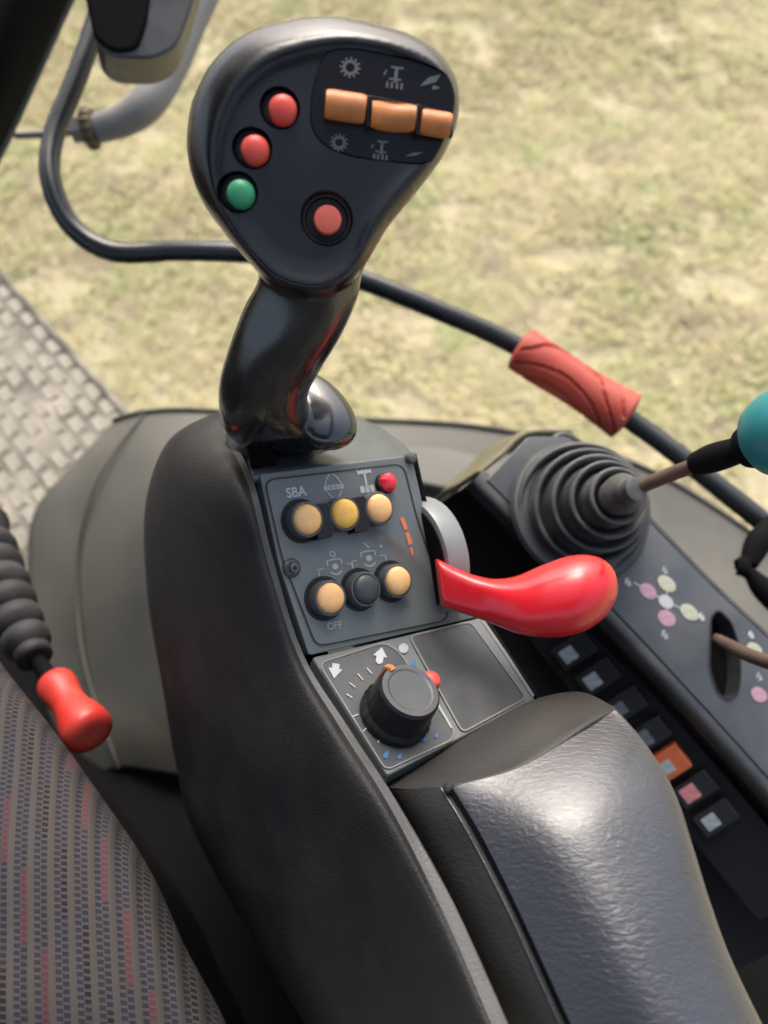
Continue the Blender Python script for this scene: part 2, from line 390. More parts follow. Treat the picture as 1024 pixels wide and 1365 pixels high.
def ground_mat(name, blade):
    m = bpy.data.materials.new(name); m.use_nodes = True; nt = m.node_tree; L = nt.links; b = nt.nodes['Principled BSDF']
    b.inputs['Roughness'].default_value = .8; b.inputs['Specular IOR Level'].default_value = .2
    g = nt.nodes.new('ShaderNodeNewGeometry')
    def noi(s, d=5):
        n = nt.nodes.new('ShaderNodeTexNoise'); n.inputs['Scale'].default_value = s; n.inputs['Detail'].default_value = d; L.new(g.outputs['Position'], n.inputs[0]); return n.outputs[0]
    def cramp(f, st):
        r = nt.nodes.new('ShaderNodeValToRGB'); L.new(f, r.inputs[0]); e = r.color_ramp.elements
        while len(e) > 1: e.remove(e[-1])
        e[0].position = st[0][0]; e[0].color = (*st[0][1], 1)
        for p, c in st[1:]: k = e.new(p); k.color = (*c, 1)
        return r.outputs[0]
    def mix(f, c1, c2, bt='MIX'):
        x = nt.nodes.new('ShaderNodeMix'); x.data_type = 'RGBA'; x.blend_type = bt
        if hasattr(f, 'links'): L.new(f, x.inputs[0])
        else: x.inputs[0].default_value = f
        for c, i in ((c1, 6), (c2, 7)):
            if hasattr(c, 'links'): L.new(c, x.inputs[i])
            else: x.inputs[i].default_value = (*c, 1)
        return x.outputs[2]
    def rng(f, a, b2):
        r = nt.nodes.new('ShaderNodeMapRange'); L.new(f, r.inputs[0]); r.inputs[1].default_value = a; r.inputs[2].default_value = b2; return r.outputs[0]
    if blade:
        dry = cramp(g.outputs['Random Per Island'], [(0, (.36, .32, .17)), (.3, (.52, .455, .25)), (.6, (.46, .425, .20)), (.85, (.58, .51, .34)), (1, (.42, .35, .24))])
        grn = cramp(g.outputs['Random Per Island'], [(0, (.26, .30, .12)), (.4, (.41, .42, .18)), (.7, (.34, .385, .19)), (1, (.50, .47, .24))])
        c = mix(rng(noi(2.6, 7), .46, .66), dry, grn); c = mix(rng(noi(5.5, 6), .52, .70), c, (.35, .29, .20))
        b.inputs['Subsurface Weight'].default_value = 0
    else:
        c = cramp(noi(14, 8), [(.3, (.24, .21, .13)), (.45, (.30, .265, .165)), (.6, (.34, .30, .19)), (.75, (.38, .33, .22))])
        c = mix(rng(noi(2.3), .50, .7), c, (.20, .22, .10))
        bn = nt.nodes.new('ShaderNodeBump'); bn.inputs['Strength'].default_value = .7; bn.inputs['Distance'].default_value = .03; L.new(noi(25, 8), bn.inputs['Height']); L.new(bn.outputs[0], b.inputs['Normal'])
    L.new(c, b.inputs['Base Color'])
    return m
M['soil'] = ground_mat('dry_turf', False); M['blades'] = ground_mat('grass_blades', True)

# ------------------------------------------------------------------ ground and grass
gr = make('ground', [(-600, -600, 0), (600, -600, 0), (600, 600, 0), (-600, 600, 0)], [(0, 1, 2, 3)], M['soil'], None, False); tag(gr, kind='structure')
rng = np.random.default_rng(5)
N = 150000
bx = rng.uniform(-3.0, 3.2, N * 2); by = rng.uniform(1.0, 5.6, N * 2)
keep = []
for i in range(N * 2):
    c = noise.noise(Vector((bx[i] * 5, by[i] * 5, 1))) + .5 * noise.noise(Vector((bx[i] * 14, by[i] * 14, 4)))
    if c > -.30 + .5 * (rng.random() - .5): keep.append(i)
    if len(keep) >= N: break
keep = np.array(keep); bx, by = bx[keep], by[keep]; n = len(bx)
flow = np.array([noise.noise(Vector((x * 1.3, y * 1.3, 9))) for x, y in zip(bx, by)]) * 3.5
ang = flow + rng.normal(0, .9, n) - .9
Ln = rng.uniform(.025, .08, n); Wd = rng.uniform(.0014, .0034, n); lift = rng.uniform(.15, .8, n)
dx, dy = np.cos(ang), np.sin(ang); px_, py_ = -dy, dx
V = np.zeros((n, 5, 3))
V[:, 0] = np.c_[bx + px_ * Wd, by + py_ * Wd, np.full(n, -.003)]; V[:, 1] = np.c_[bx - px_ * Wd, by - py_ * Wd, np.full(n, -.003)]
mx, my, mz = bx + dx * Ln * .45, by + dy * Ln * .45, Ln * lift * .75
V[:, 2] = np.c_[mx - px_ * Wd * .8, my - py_ * Wd * .8, mz]; V[:, 3] = np.c_[mx + px_ * Wd * .8, my + py_ * Wd * .8, mz]
V[:, 4] = np.c_[bx + dx * Ln, by + dy * Ln, Ln * lift * .9]
me = bpy.data.meshes.new('grass'); base = (np.arange(n) * 5)[:, None]
quads = base + np.array([[0, 1, 2, 3]]); tris = base + np.array([[3, 2, 4]])
me.vertices.add(n * 5); me.vertices.foreach_set('co', V.reshape(-1))
loops = np.concatenate([quads.reshape(-1), tris.reshape(-1)]); me.loops.add(len(loops)); me.loops.foreach_set('vertex_index', loops.astype(np.int32))
me.polygons.add(2 * n); me.polygons.foreach_set('loop_start', np.concatenate([np.arange(n) * 4, n * 4 + np.arange(n) * 3]).astype(np.int32))
me.update(calc_edges=True); me.materials.append(M['blades'])
go = bpy.data.objects.new('grass', me); COL.objects.link(go); tag(go, 'short dry yellow green grass on the ground outside the cab', 'grass', kind='stuff')

# ------------------------------------------------------------------ cab floor, floor mat, pillar
HF = 0.86                                           # floor below the lens
class FloorPlane(Plane):
    def __init__(s, h): s.o = CAMLOC - Vector((0, 0, h)); s.n = Vector((0, 0, 1))
FP = FloorPlane(HF)
fl = slab('cab_floor', FP, [(-350, 420), (0, 420), (170, 580), (620, 640), (860, 720), (1200, 980), (1400, 1900), (-500, 1900)], -0.012, -0.05, M['black'], None, 0); tag(fl, kind='structure')

def box(name, a, b, m, parent=None, bev=0.0):
    x0, y0, z0 = a; x1, y1, z1 = b
    vs = [(x, y, z) for z in (z0, z1) for y in (y0, y1) for x in (x0, x1)]
    o = make(name, vs, [(0, 1, 3, 2), (4, 5, 7, 6), (0, 1, 5, 4), (2, 3, 7, 6), (0, 2, 6, 4), (1, 3, 7, 5)], m, parent, False)
    if bev: mod(o, 'BEVEL', width=bev, segments=2)
    return o
hx0, hx1, hy0, hy1 = -.38, .45, -.42, .90            # unseen roof added overhead, its opening shaped for the light inside
for a3, b3 in (((-1.15, -1.1, 2.72), (hx0, .96, 2.86)), ((hx1, -1.1, 2.72), (.50, .96, 2.86)), ((hx0, -1.1, 2.722), (hx1, hy0, 2.858)), ((hx0, hy1, 2.722), (hx1, hy1 + .06, 2.80))):
    o = box('unseen_cab_roof', a3, b3, M['lining'], None, 0); tag(o, kind='structure')
o = box('unseen_rear_wall', (-1.15, -1.16, 1.2), (.8, -1.105, 2.15), M['lining']); tag(o, kind='structure')  # unseen half wall, added to cut low light from behind
o = box('unseen_left_wall', (-1.22, -1.1, 1.2), (-1.155, 1.0, 2.0), M['lining']); tag(o, kind='structure')  # also out of view, added to hold back low light from the left
mt = thing('floor_mat', FP.at(60, 600), 'dusty beige rubber floor mat with worn raised blocks left of the console', 'floor mat')
slab('mat_base', FP, [(-300, 60), (0, 366), (165, 548), (215, 640), (200, 760), (-20, 830), (-300, 830)], 0.0, -0.01, M['matgap'], mt, 0.002)
tube('mat_border', [FP.at(-60, 297) , FP.at(0, 366), FP.at(80, 455), FP.at(150, 532), FP.at(185, 580), FP.at(212, 640)], .006, M['matgap'], mt, 10)
e1 = (FP.at(160, 545) - FP.at(0, 368)).normalized(); e2 = Vector((0, 0, 1)).cross(e1).normalized()
if e2.dot(FP.at(0, 600) - FP.at(80, 460)) < 0: e2 = -e2
o0 = FP.at(0, 368) + e2 * .012
proto_blocks = []
bl, bw, gp = .032, .0180, .0058
def block_mesh(k):
    rr = random.Random(k); l, w_ = bl / 2, bw / 2; h = .0020
    tv = [(-l, -w_), (l, -w_), (l, w_), (-l, w_)]
    j = [(rr.uniform(-.0016, .0016), rr.uniform(-.0013, .0013)) for _ in range(4)]
    bot = [Vector((x + a, y + b, -.001)) for (x, y), (a, b) in zip(tv, j)]
    top = [Vector((x * .86 + a, y * .78 + b, h + rr.uniform(-.0014, .0008))) for (x, y), (a, b) in zip(tv, j)]
    me = bpy.data.meshes.new('tread_block'); me.from_pydata([tuple(v) for v in bot + top], [], [(4, 5, 6, 7)] + [(i, (i + 1) % 4, (i + 1) % 4 + 4, i + 4) for i in range(4)])
    me.materials.append(M['mat_']); return me
proto_blocks = [block_mesh(k) for k in range(6)]
ra = math.atan2(e1.y, e1.x)
for r_ in range(26):
    for c_ in range(-6, 18):
        q = o0 + e1 * ((c_ + .5 * (r_ % 2)) * (bl + gp)) + e2 * (r_ * (bw + gp))
        rel = q - CAMLOC; dd = -rel.dot(CB); sx_, sy_ = CX + rel.dot(CR) / dd * FPX, CY - rel.dot(CU) / dd * FPX
        if random.random() < .92 and -40 < sx_ < 150 and 330 < sy_ < 770 and sx_ < 190 - max(0, sy_ - 560) * .65:
            o = bpy.data.objects.new('tread_block', random.choice(proto_blocks)); COL.objects.link(o); o.parent = mt
            o.location = q - mt.location; o.rotation_euler = (0, 0, ra + random.uniform(-.05, .05))

pl = thing('cab_pillar', P(40, 40, .75), 'black slanting cab pillar at the top left corner', 'pillar')
a = surf('pillar_face', [[(-150, -150, .70), (-60, -150, .69), (60, -150, .69), (150, -120, .74)], [(-150, 40, .72), (-40, 20, .70), (20, 20, .70), (78, 30, .75)], [(-200, 150, .74), (-60, 130, .72), (-20, 160, .72), (5, 188, .77)], [(-250, 400, .76), (-140, 350, .74), (-100, 330, .75), (-95, 370, .79)]], M['black'], pl, 5, 6, .03)
tube('pillar_seal', [P(155, -130, .752), P(88, 10, .757), P(6, 190, .775), P(-90, 380, .79)], .0045, M['rubber'], pl, 10)

# ------------------------------------------------------------------ wheel fender / side moulding
fn = thing('wheel_fender', P(500, 700, .95), 'dusty olive moulded inner fender behind the consoles', 'fender')
surf('fender_skin', [
    [(158, 556, .98), (190, 549, .96), (260, 546, .95), (420, 556, .97), (620, 566, 1.00), (760, 592, 1.01), (880, 632, 1.0), (1024, 725, .98), (1200, 860, .96)],
    [(95, 622, .96), (140, 618, .93), (235, 608, .90), (420, 612, .93), (620, 625, .97), (760, 660, .98), (880, 700, .97), (1024, 790, .94), (1200, 930, .92)],
    [(40, 700, .93), (105, 735, .90), (220, 720, .86), (420, 720, .90), (620, 730, .93), (760, 760, .94), (880, 800, .93), (1024, 880, .90), (1200, 1010, .88)],
    [(48, 860, .90), (118, 880, .87), (230, 870, .84), (420, 870, .86), (620, 870, .90), (760, 900, .91), (880, 930, .90), (1024, 980, .87), (1200, 1100, .85)],
    [(70, 970, .88), (140, 970, .85), (240, 970, .83), (420, 970, .85), (620, 980, .88), (760, 1000, .89), (880, 1020, .88), (1024, 1080, .86), (1200, 1200, .84)],
    [(128, 1046, .86), (160, 1024, .85), (250, 1036, .83), (420, 1050, .85), (620, 1060, .88), (760, 1080, .89), (880, 1090, .88), (1024, 1150, .86), (1200, 1280, .84)]],
    M['olive'], fn, 6, 6, .012)
tube('moulded_ridge', [P(192, 552, .955), P(150, 605, .922), (P(118, 670, .907)), P(104, 750, .894), P(106, 840, .875), P(122, 920, .86), P(150, 1000, .845), P(158, 1024, .845)], .0019, M['olive'], fn, 10)
tube('top_bead', [P(150, 560, .975), P(190, 549, .957), P(260, 546, .947), P(420, 556, .967), P(620, 566, .997), P(760, 592, 1.007), P(880, 632, .997), P(1024, 725, .977), P(1200, 860, .957)], .0025, M['olive'], fn, 10)
slab('inner_step', Plane(600, 640, .93, (0, .5, .86)), [(520, 590), (600, 596), (660, 612), (700, 640), (640, 660), (540, 640)], .004, -.01, M['olive'], fn, .004, 12)

# ------------------------------------------------------------------ top left: monitor, pipe
mo = thing('monitor_housing', P(190, 10, .62), 'black rounded plastic housing hanging at the top edge beside the pillar', 'housing')
MP = Plane(190, 20, .60, (.25, -.1, .95))
slab('shell', MP, [(98, -120), (300, -140), (252, 20), (236, 62), (205, 78), (150, 76), (128, 60)], 0, -.05, M['lip'], mo, .008, 14)
slab('back_cover', MP, [(90, -115), (215, -120), (196, 30), (184, 66), (152, 70), (126, 52)], .003, -.01, M['black'], mo, .003, 12)
pp = thing('curved_pipe', P(200, 120, .80), 'grey curved metal pipe ending in a dark knurled nut', 'pipe')
tube('pipe', [P(330, -140, .84), P(283, -40, .83), P(250, 30, .82), P(222, 95, .81), P(195, 138, .80), P(165, 160, .80), P(128, 172, .80)], [.0185, .0185, .0185, .0185, .0175, .0155, .0135], M['pipe'], pp, 20)
ax = (P(100, 172, .80) - P(130, 168, .80)).normalized()
lathe('knurled_nut', [(.012, 0), (.0185, .001), (.0195, .003), (.0195, .009), (.0185, .011), (.012, .012)], P(128, 170, .80), ax, M['brass'], pp, 48, bulge=lambda t, h: 1 + .05 * math.cos(16 * t))
lathe('union', [(.010, 0), (.0135, .001), (.0135, .012), (.010, .013)], P(113, 171, .80), ax, M['steel'], pp, 6)
tube('bolt', [P(105, 173, .80), P(70, 178, .81), P(20, 180, .82)], [.0055, .0045, .004], M['steel'], pp, 10)

# ------------------------------------------------------------------ grab rail
rl = thing('grab_rail', P(480, 370, .66), 'bent black grab rail with a red rubber grip running behind the joystick', 'grab rail')
rail_pts = [(150, -60, .70), (128, 30, .69), (100, 110, .68), (72, 180, .67), (68, 240, .66), (95, 300, .66), (150, 335, .66), (240, 334, .665), (330, 337, .67), (410, 345, .675), (480, 372, .68), (580, 412, .685), (690, 462, .69), (830, 553, .68), (900, 603, .67), (1010, 690, .65), (1100, 760, .64)]
tube('rail', [P(*p) for p in rail_pts], .0086, M['rail'], rl, 20)
ga, gb = P(690, 463, .69), P(838, 557, .68); gax = (gb - ga).normalized(); glen = (gb - ga).length
# grip with spiral grooves
seg, rows = 72, 90; a_, u_, v_ = frame(gax); vs = []; fs = []
for i in range(rows + 1):
    s_ = i / rows; h = s_ * glen
    er = 1 - .35 * max(0, (abs(s_ - .5) - .47) / .03) ** 2
    for k in range(seg):
        t = 2 * math.pi * k / seg
        ph = (t * 6 / (2 * math.pi) - 7.5 * (s_ - .42) ** 2 + .15 * math.sin(3 * t)) % 1
        gv = .0026 if abs(ph - .5) < .09 and .04 < s_ < .96 else 0
        rr_ = (.0172 + .0030 * s_ + .0012 * math.sin(2 * s_ * math.pi + 1) + .0008 * math.cos(2 * t)) * er - gv
        vs.append(ga + a_ * h + (u_ * math.cos(t) + v_ * math.sin(t)) * rr_)
for i in range(rows):
    for k in range(seg): fs.append((i * seg + k, i * seg + (k + 1) % seg, (i + 1) * seg + (k + 1) % seg, (i + 1) * seg + k))
fs.append(tuple(range(seg))[::-1]); fs.append(tuple(rows * seg + k for k in range(seg)))
make('grip', vs, fs, M['grip'], rl, True, 50)

# bracket at the right edge
bk = thing('cable_clamp', P(1005, 740, .62), 'small black cable clamp hanging under the rail at the right edge', 'clamp')
tube('clamp_arm', [P(1040, 690, .63), P(1012, 722, .625), P(998, 752, .62)], [.007, .010, .007], M['black'], bk, 12)
tube('clamp_hook', [P(985, 757, .62), P(1000, 765, .618), P(1018, 785, .617), P(1050, 815, .617)], [.006, .0055, .009, .010], M['black'], bk, 12)
lathe('clamp_bolt', [(.004, -.004), (.0062, -.003), (.0062, .003), (.004, .004)], P(990, 752, .612), dirw((.2, .2, 1)), M['black'], bk, 6)

# ------------------------------------------------------------------ right side console
sc = thing('side_console', P(850, 850, .6), 'dark side console with printed dots, slot and row of switches right of the armrest', 'console')
TP = Plane(850, 790, .55, (.18, .30, .94))
lip_l = [(655, 645), (760, 752), (850, 846), (940, 943), (1024, 1036), (1160, 1190)]
top_r = [(770, 590), (872, 702), (960, 792), (1040, 866), (1180, 990)]
slab('top_panel', TP, [(648, 640), (704, 582), (758, 582), (790, 606)] + top_r[1:] + [(1180, 1210)] + lip_l[::-1][1:], 0, -.03, M['decalp'], sc, .0035, 6)
SLOT0 = [(948, 822), (958, 812), (975, 828), (986, 860), (988, 900), (984, 926), (972, 936), (956, 922), (946, 890)]
_tp = [o for o in sc.children if o.name.startswith('top_panel')][0]
_ct = slab('c', TP, round_poly(SLOT0, 8), .01, -.022, M['black'], None, 0, 0, 0.0)
bpy.context.view_layer.update()
mod(_tp, 'BOOLEAN', operation='DIFFERENCE', solver='EXACT', object=_ct); bake(_tp); bpy.data.objects.remove(_ct); _tp.data.set_sharp_from_angle(angle=R(35))
def tpt(x, y, h): return TP.at(x, y, h)
sec = []
for (x, y) in [(640, 632)] + lip_l:
    sec.append([tpt(x + 5, y - 5, -.0035), tpt(x - 3, y + 3, -.001), tpt(x - 13, y + 11, -.003), tpt(x - 22, y + 18, -.013), tpt(x - 45, y + 34, -.045), tpt(x - 120, y + 75, -.085), tpt(x - 260, y + 140, -.11)])
surf('rounded_lip', [r[:4] for r in sec], M['side'], sc, 5, 5, 0, pts3d=True)  # one moulding: lip left lighter for its highlight, housing below blackened
surf('switch_bank_housing', [r[3:] for r in sec], M['bank'], sc, 5, 5, 0, pts3d=True)
surf('front_cheek', [[(640, 634, .578), (672, 608, .585), (704, 581, .592), (760, 580, .597)], [(612, 652, .62), (650, 618, .63), (690, 585, .64), (762, 582, .645)], [(585, 668, .68), (625, 630, .70), (672, 592, .72), (764, 584, .73)], [(560, 720, .75), (600, 660, .78), (660, 610, .80), (760, 600, .80)]], M['cheek'], sc, 5, 5, .004)
surf('outer_wall', [[TP.at(x, y, -.002) for x, y in [(740, 585)] + top_r], [TP.at(x, y, -.002) - Vector((0, 0, .18)) for x, y in [(735, 590)] + top_r]], M['side'], sc, 5, 2, .004, pts3d=True)
# dark well between housing and console
# slot
slot = [(948, 822), (958, 812), (975, 828), (986, 860), (988, 900), (984, 926), (972, 936), (956, 922), (946, 890)]
slab('slot_insert', TP, round_poly(slot, 8), -.016, -.021, M['black'], sc, .0003, 0, 0.0)
Print(TP, 0, 0, (1, 0), (0, 1), .0011).line(round_poly(slot, 8), 2.0, True).done('slot_rim', M['groove'], sc)
def blob(x, y, rx, ry, m, name='printed_dot', rot=40):
    c, s = math.cos(R(rot)), math.sin(R(rot))
    p = Print(TP, x, y, (rx * c, rx * s), (-ry * s, ry * c), .0006); p.disc(0, 0, 1, 18)
    return p.done(name, m, sc)
for (x, y, rx, ry, k) in [(864, 788, 13, 9, 'pink'), (889, 824, 13, 10, 'pink'), (1012, 926, 12, 9, 'pink'), (889, 778, 14, 9, 'cream'), (919, 816, 14, 9, 'cream'), (1006, 866, 12, 8, 'cream'), (888, 802, 11, 8, 'grey')]:
    blob(x, y, rx, ry, M[k])
for (x, y, r_, k) in [(838, 776, 5, 'white'), (887, 760, 4.5, 'lens'), (936, 822, 5, 'white'), (887, 846, 5.5, 'lens'), (1002, 846, 4.5, 'white'), (1013, 902, 5, 'lens'), (1030, 935, 5, 'lens')]:
    q = Print(TP, x, y, (r_ * .8, r_ * .6), (-r_ * .7, r_ * .8), .0006); q.line([(-.9, -.7), (-.4, .8), (.1, -.5), (.6, .9)], .55).poly([(-1.2, -.2), (1.2, .1), (1.1, .5), (-1.1, .2)]); q.done('printed_number', M[k], sc)
q = Print(TP, 0, 0, (1, 0), (0, 1), .0004)
for a1, b1 in [((864, 788), (889, 802)), ((889, 802), (919, 816)), ((889, 778), (889, 824)), ((845, 776), (864, 788))]: q.line([a1, b1], 1.6)
q.done('printed_lines', M['grey'], sc)
# switches on the sloping bank
SB = Plane.three((790, 905, .575), (920, 1060, .575), (860, 870, .565))
SB = Plane(850, 980, .560, (-.30, -.02, .95))
def sq(c, ux, uy, s, s2=None):
    s2 = s2 or s; return [(c[0] - ux[0] * s - uy[0] * s2, c[1] - ux[1] * s - uy[1] * s2), (c[0] + ux[0] * s - uy[0] * s2, c[1] + ux[1] * s - uy[1] * s2), (c[0] + ux[0] * s + uy[0] * s2, c[1] + ux[1] * s + uy[1] * s2), (c[0] - ux[0] * s + uy[0] * s2, c[1] - ux[1] * s + uy[1] * s2)]
ux, uy = (.62, .78), (.84, -.54)
sw = [(758, 873, 'lens', 10, 'switch'), (790, 908, 'lens', 10, 'switch'), (826, 946, 'lens2', 9, 'switch'), (858, 986, 'lens2', 11, 'switch'), (892, 1020, 'lens', 9, 'swor'), (920, 1058, 'lenspink', 11, 'switch'), (948, 1096, 'lens', 10, 'switch')]
slab('switch_bank', SB, [(700, 850), (770, 800), (1090, 1180), (1010, 1230)], -.004, -.04, M['bank'], sc, .002, 6)
for x, y, k, s, body in sw:
    cx_, cy_ = x + 7, y - 5
    o = slab('rocker_switch', SB, sq((cx_, cy_), ux, uy, 17, 27) if body != 'swor' else sq((x, y), ux, uy, 19, 24), .003 if body != 'swor' else .006, -.01, M[body], sc, .0012, 3)
    if body == 'swor': o['label'] = 'orange rocker switch'
    if k == 'lenspink': o['label'] = 'rocker switch with a pink symbol window'
    h = .0036 if body != 'swor' else .0066
    l = slab('symbol_window', SB, sq((x - (3 if body == 'swor' else 0), y + (4 if body == 'swor' else 0)), ux, uy, s), h, h - .001, M[k], o, .0002, 2)

# gaiter lever
gl = thing('spool_lever', P(775, 680, .56), 'ribbed rubber gaiter lever with a teal knob at the right edge', 'lever')
gB, gA = P(776, 680, .552), P(842, 654, .462); gd = gA - gB; gh = gd.length
prof = [(.048, -.004), (.0482, 0)]
npl = 5
for i in range(npl):
    ro = .0468 - .0072 * i; h0 = gh * (.04 + .175 * i)
    prof += [(ro - .0008, h0), (ro, h0 + .0015), (ro - .0009, h0 + .0032), (ro - .0026, h0 + .0030), (ro - .0044, h0 - .0010), (ro - .0056, h0 - .0055), (ro - .0070, h0 - .0040)]
prof += [(.0125, gh * .86), (.0100, gh * .90), (.0082, gh * .96), (.0074, gh)]
lathe('gaiter', prof, gB, gd, M['rubber'], gl, 64, sharp=80)
lathe('base_flange', [(.047, -.006), (.050, -.005), (.051, -.002), (.049, .001), (.045, .002)], gB - gd.normalized() * .001, TP.n, M['side'], gl, 56)
lathe('shaft_collar', [(.006, -.002), (.0075, -.001), (.0075, .004), (.0055, .005)], P(842, 654, .462), P(985, 600, .40) - P(836, 656, .474), M['rubber'], gl, 24)
tube('shaft', [P(840, 655, .468), P(900, 630, .445), P(990, 599, .409)], .0042, M['rust'], gl, 16)
tube('sleeve', [P(926, 619, .434), P(950, 611, .424), P(978, 602, .413), P(1003, 594, .404)], [.0062, .0078, .0072, .0058], M['black'], gl, 18)
kax = P(1100, 555, .36) - P(985, 600, .405)
lathe('teal_knob', [(.004, -.002), (.0088, 0), (.0092, .003), (.0125, .0035), (.0185, .009), (.0215, .018), (.022, .028), (.019, .040), (.011, .047), (.002, .049)], P(1002, 594, .401), kax, M['teal'], gl, 48)
lathe('knob_collar', [(.005, -.004), (.0105, -.003), (.0115, 0), (.0112, .003), (.006, .004)], P(1001, 595, .402), kax, M['black'], gl, 32)
# lever in the slot
s2 = thing('slot_lever', P(955, 855, .545), 'thin rusty lever rod rising from the slot in the side console', 'lever')
tube('rod', [P(955, 852, .553), P(975, 862, .535), P(1005, 876, .50), P(1080, 900, .44)], [.004, .0045, .0045, .0045], M['rust'], s2, 14)

# ------------------------------------------------------------------ main console
mc = thing('control_console', P(430, 800, .45), 'black armrest control console with button panel and rotary knob in the centre', 'console')
UP = Plane(450, 740, .40, (.55, .12, .83))
H1 = (412, 872); H2 = (640, 822)
def dep(p): return -(p - CAMLOC).dot(CB)
LP = Plane.three((*H1, dep(UP.at(*H1))), (*H2, dep(UP.at(*H2))), (515, 1032, .352))
print('LP normal cam', LP.n.dot(CR), LP.n.dot(CU), LP.n.dot(CB), 'H depths', dep(UP.at(*H1)), dep(UP.at(*H2)), dep(LP.at(712, 930)))
def up3(x, y, h=0): return UP.at(x, y, h)
L3 = [P(297, 549, .452), P(312, 585, .436), UP.at(338, 643, .002), UP.at(364, 746, .002), UP.at(403, 870, .002), LP.at(462, 965, .002), LP.at(528, 1066, .002), P(606, 1205, .318), P(702, 1420, .285)]
L2 = [P(294, 548.5, .455), P(302, 582, .436), UP.at(331, 646, .003), UP.at(357, 750, .003), UP.at(397, 873, .003), LP.at(455, 972, .003), LP.at(519, 1074, .003), P(590, 1214, .316), P(682, 1430, .283)]
L1 = [P(290, 549, .458), P(272, 577, .442), UP.at(306, 652, -.001), UP.at(336, 756, -.001), UP.at(374, 880, -.001), LP.at(432, 990, -.001), LP.at(497, 1092, -.001), P(566, 1232, .319), P(660, 1445, .287)]
L0b = [P(287, 550, .47), P(235, 582, .462), P(225, 655, .45), P(250, 770, .44), P(285, 890, .43), P(330, 1010, .415), P(380, 1105, .40), P(460, 1250, .37), P(560, 1440, .33)]
L0 = [P(285, 551, .48), P(221, 594, .50), P(193, 680, .52), P(198, 800, .53), P(217, 910, .53), P(236, 1015, .52), P(262, 1110, .50), P(345, 1260, .46), P(455, 1440, .41)]
Lm = [P(290, 560, .50), P(232, 610, .54), P(206, 700, .58), P(212, 800, .60), P(232, 910, .61), P(250, 1015, .61), P(280, 1110, .60), P(365, 1260, .56), P(475, 1440, .52)]
surf('side_housing', list(zip(Lm, L0, L0b, L1, L2)), M['housing'], mc, 6, 6, 0, pts3d=True, sharp=80)
surf('console_shade_wall', [Lm, [p + Vector((.01, 0, -.10)) for p in Lm], [p + Vector((.02, 0, -.30)) for p in Lm]], M['black'], mc, 4, 4, .004, pts3d=True)  # unseen wall added under the housing to keep the pit dark
# lip strip, and a black backing added so the gap beside the panel reads dark
surf('lip', list(zip(L2, [a_.lerp(b_, .55) + UP.n * .0006 for a_, b_ in zip(L2, L3)], L3, [p - UP.n * .012 for p in L3])), M['lip'], mc, 3, 6, 0, pts3d=True, sharp=80)
surf('gap_backing', [[UP.at(x, y, -.010) for x, y in ((325, 560), (338, 630), (364, 746), (402, 868))] + [LP.at(x, y, -.010) for x, y in ((460, 965), (520, 1055))], [UP.at(x, y, -.010) for x, y in ((350, 560), (372, 630), (398, 746), (434, 864))] + [LP.at(x, y, -.010) for x, y in ((494, 962), (550, 1050))]], M['black'], mc, 3, 2, .002, pts3d=True)
# front cap below the joystick
surf('front_cap', [[(300, 553, .462), (360, 540, .47), (430, 545, .475), (492, 562, .48), (530, 585, .478)], [(322, 590, .440), (380, 580, .445), (440, 578, .452), (500, 580, .458), (540, 594, .462)], [(x_, y_, dep(UP.at(x_, y_, -.0006))) for x_, y_ in [(335, 634), (395, 627), (450, 621), (505, 614), (551, 607)]]], M['cap'], mc, 6, 6, .004)
def capdep():
    return [round(dep(UP.at(x, y)), 4) for x, y in ((349, 632), (395, 626), (450, 620), (505, 613), (549, 606))]
print('cap depths', capdep())
slab('button_panel', UP, [(346, 632), (549, 607), (568, 690), (588, 760), (610, 800), (640, 822), (412, 874), (372, 752)], 0, -.02, M['panel'], mc, .0008, 5)
slab('membrane', UP, round_poly([(353, 640), (538, 618), (556, 690), (600, 826), (422, 862), (376, 742)], 14), .0005, -.0005, M['panel'], mc, .0002)
slab('lower_panel', LP, [(416, 876), (641, 823), (676, 875), (714, 932), (517, 1034)], 0.0, -.02, M['panel'], mc, .0009, 5)
card = round_poly([(425, 884), (512, 856), (532, 868), (606, 974), (602, 986), (520, 1024), (512, 1022)], 12)
slab('knob_field', LP, card, .0005, -.0005, M['panel2'], mc, .0002)
pocket = round_poly([(546, 848), (628, 828), (702, 930), (617, 976)], 9)
slab('blank_tray', LP, pocket, .0006, -.0005, M['panel2'], mc, .0002)
q = Print(LP, 0, 0, (1, 0), (0, 1), .0009); q.line(card, 2.2, True); q.done('field_outline', M['edge'], mc)
q = Print(LP, 0, 0, (1, 0), (0, 1), .001); q.line(pocket, 2.4, True); q.done('tray_outline', M['edge'], mc)
q = Print(LP, 0, 0, (1, 0), (0, 1), .0004); q.line([(643, 826), (678, 877), (711, 928)], 4); q.done('pale_edge', M['edge'], mc)  # pale line along the right edge of the lower panel
q = Print(UP, 0, 0, (1, 0), (0, 1), .0009); q.line(round_poly([(353, 640), (538, 618), (556, 690), (600, 826), (422, 862), (376, 742)], 14), 1.6, True); q.done('membrane_outline', M['groove'], mc)
# right wall under the panels
rw = [(549, 606), (568, 690), (588, 760), (610, 800), (640, 822), (676, 875), (716, 934), (800, 1050), (900, 1250)]
rwp = [(UP if y < 825 else LP).at(x - 1, y, -.003) for x, y in rw]
surf('right_wall', [rwp, [p - dirw((.15, .1, 1)) * .06 for p in rwp], [p - dirw((.25, .15, 1)) * .2 for p in rwp]], M['black'], mc, 4, 2, .003, pts3d=True)

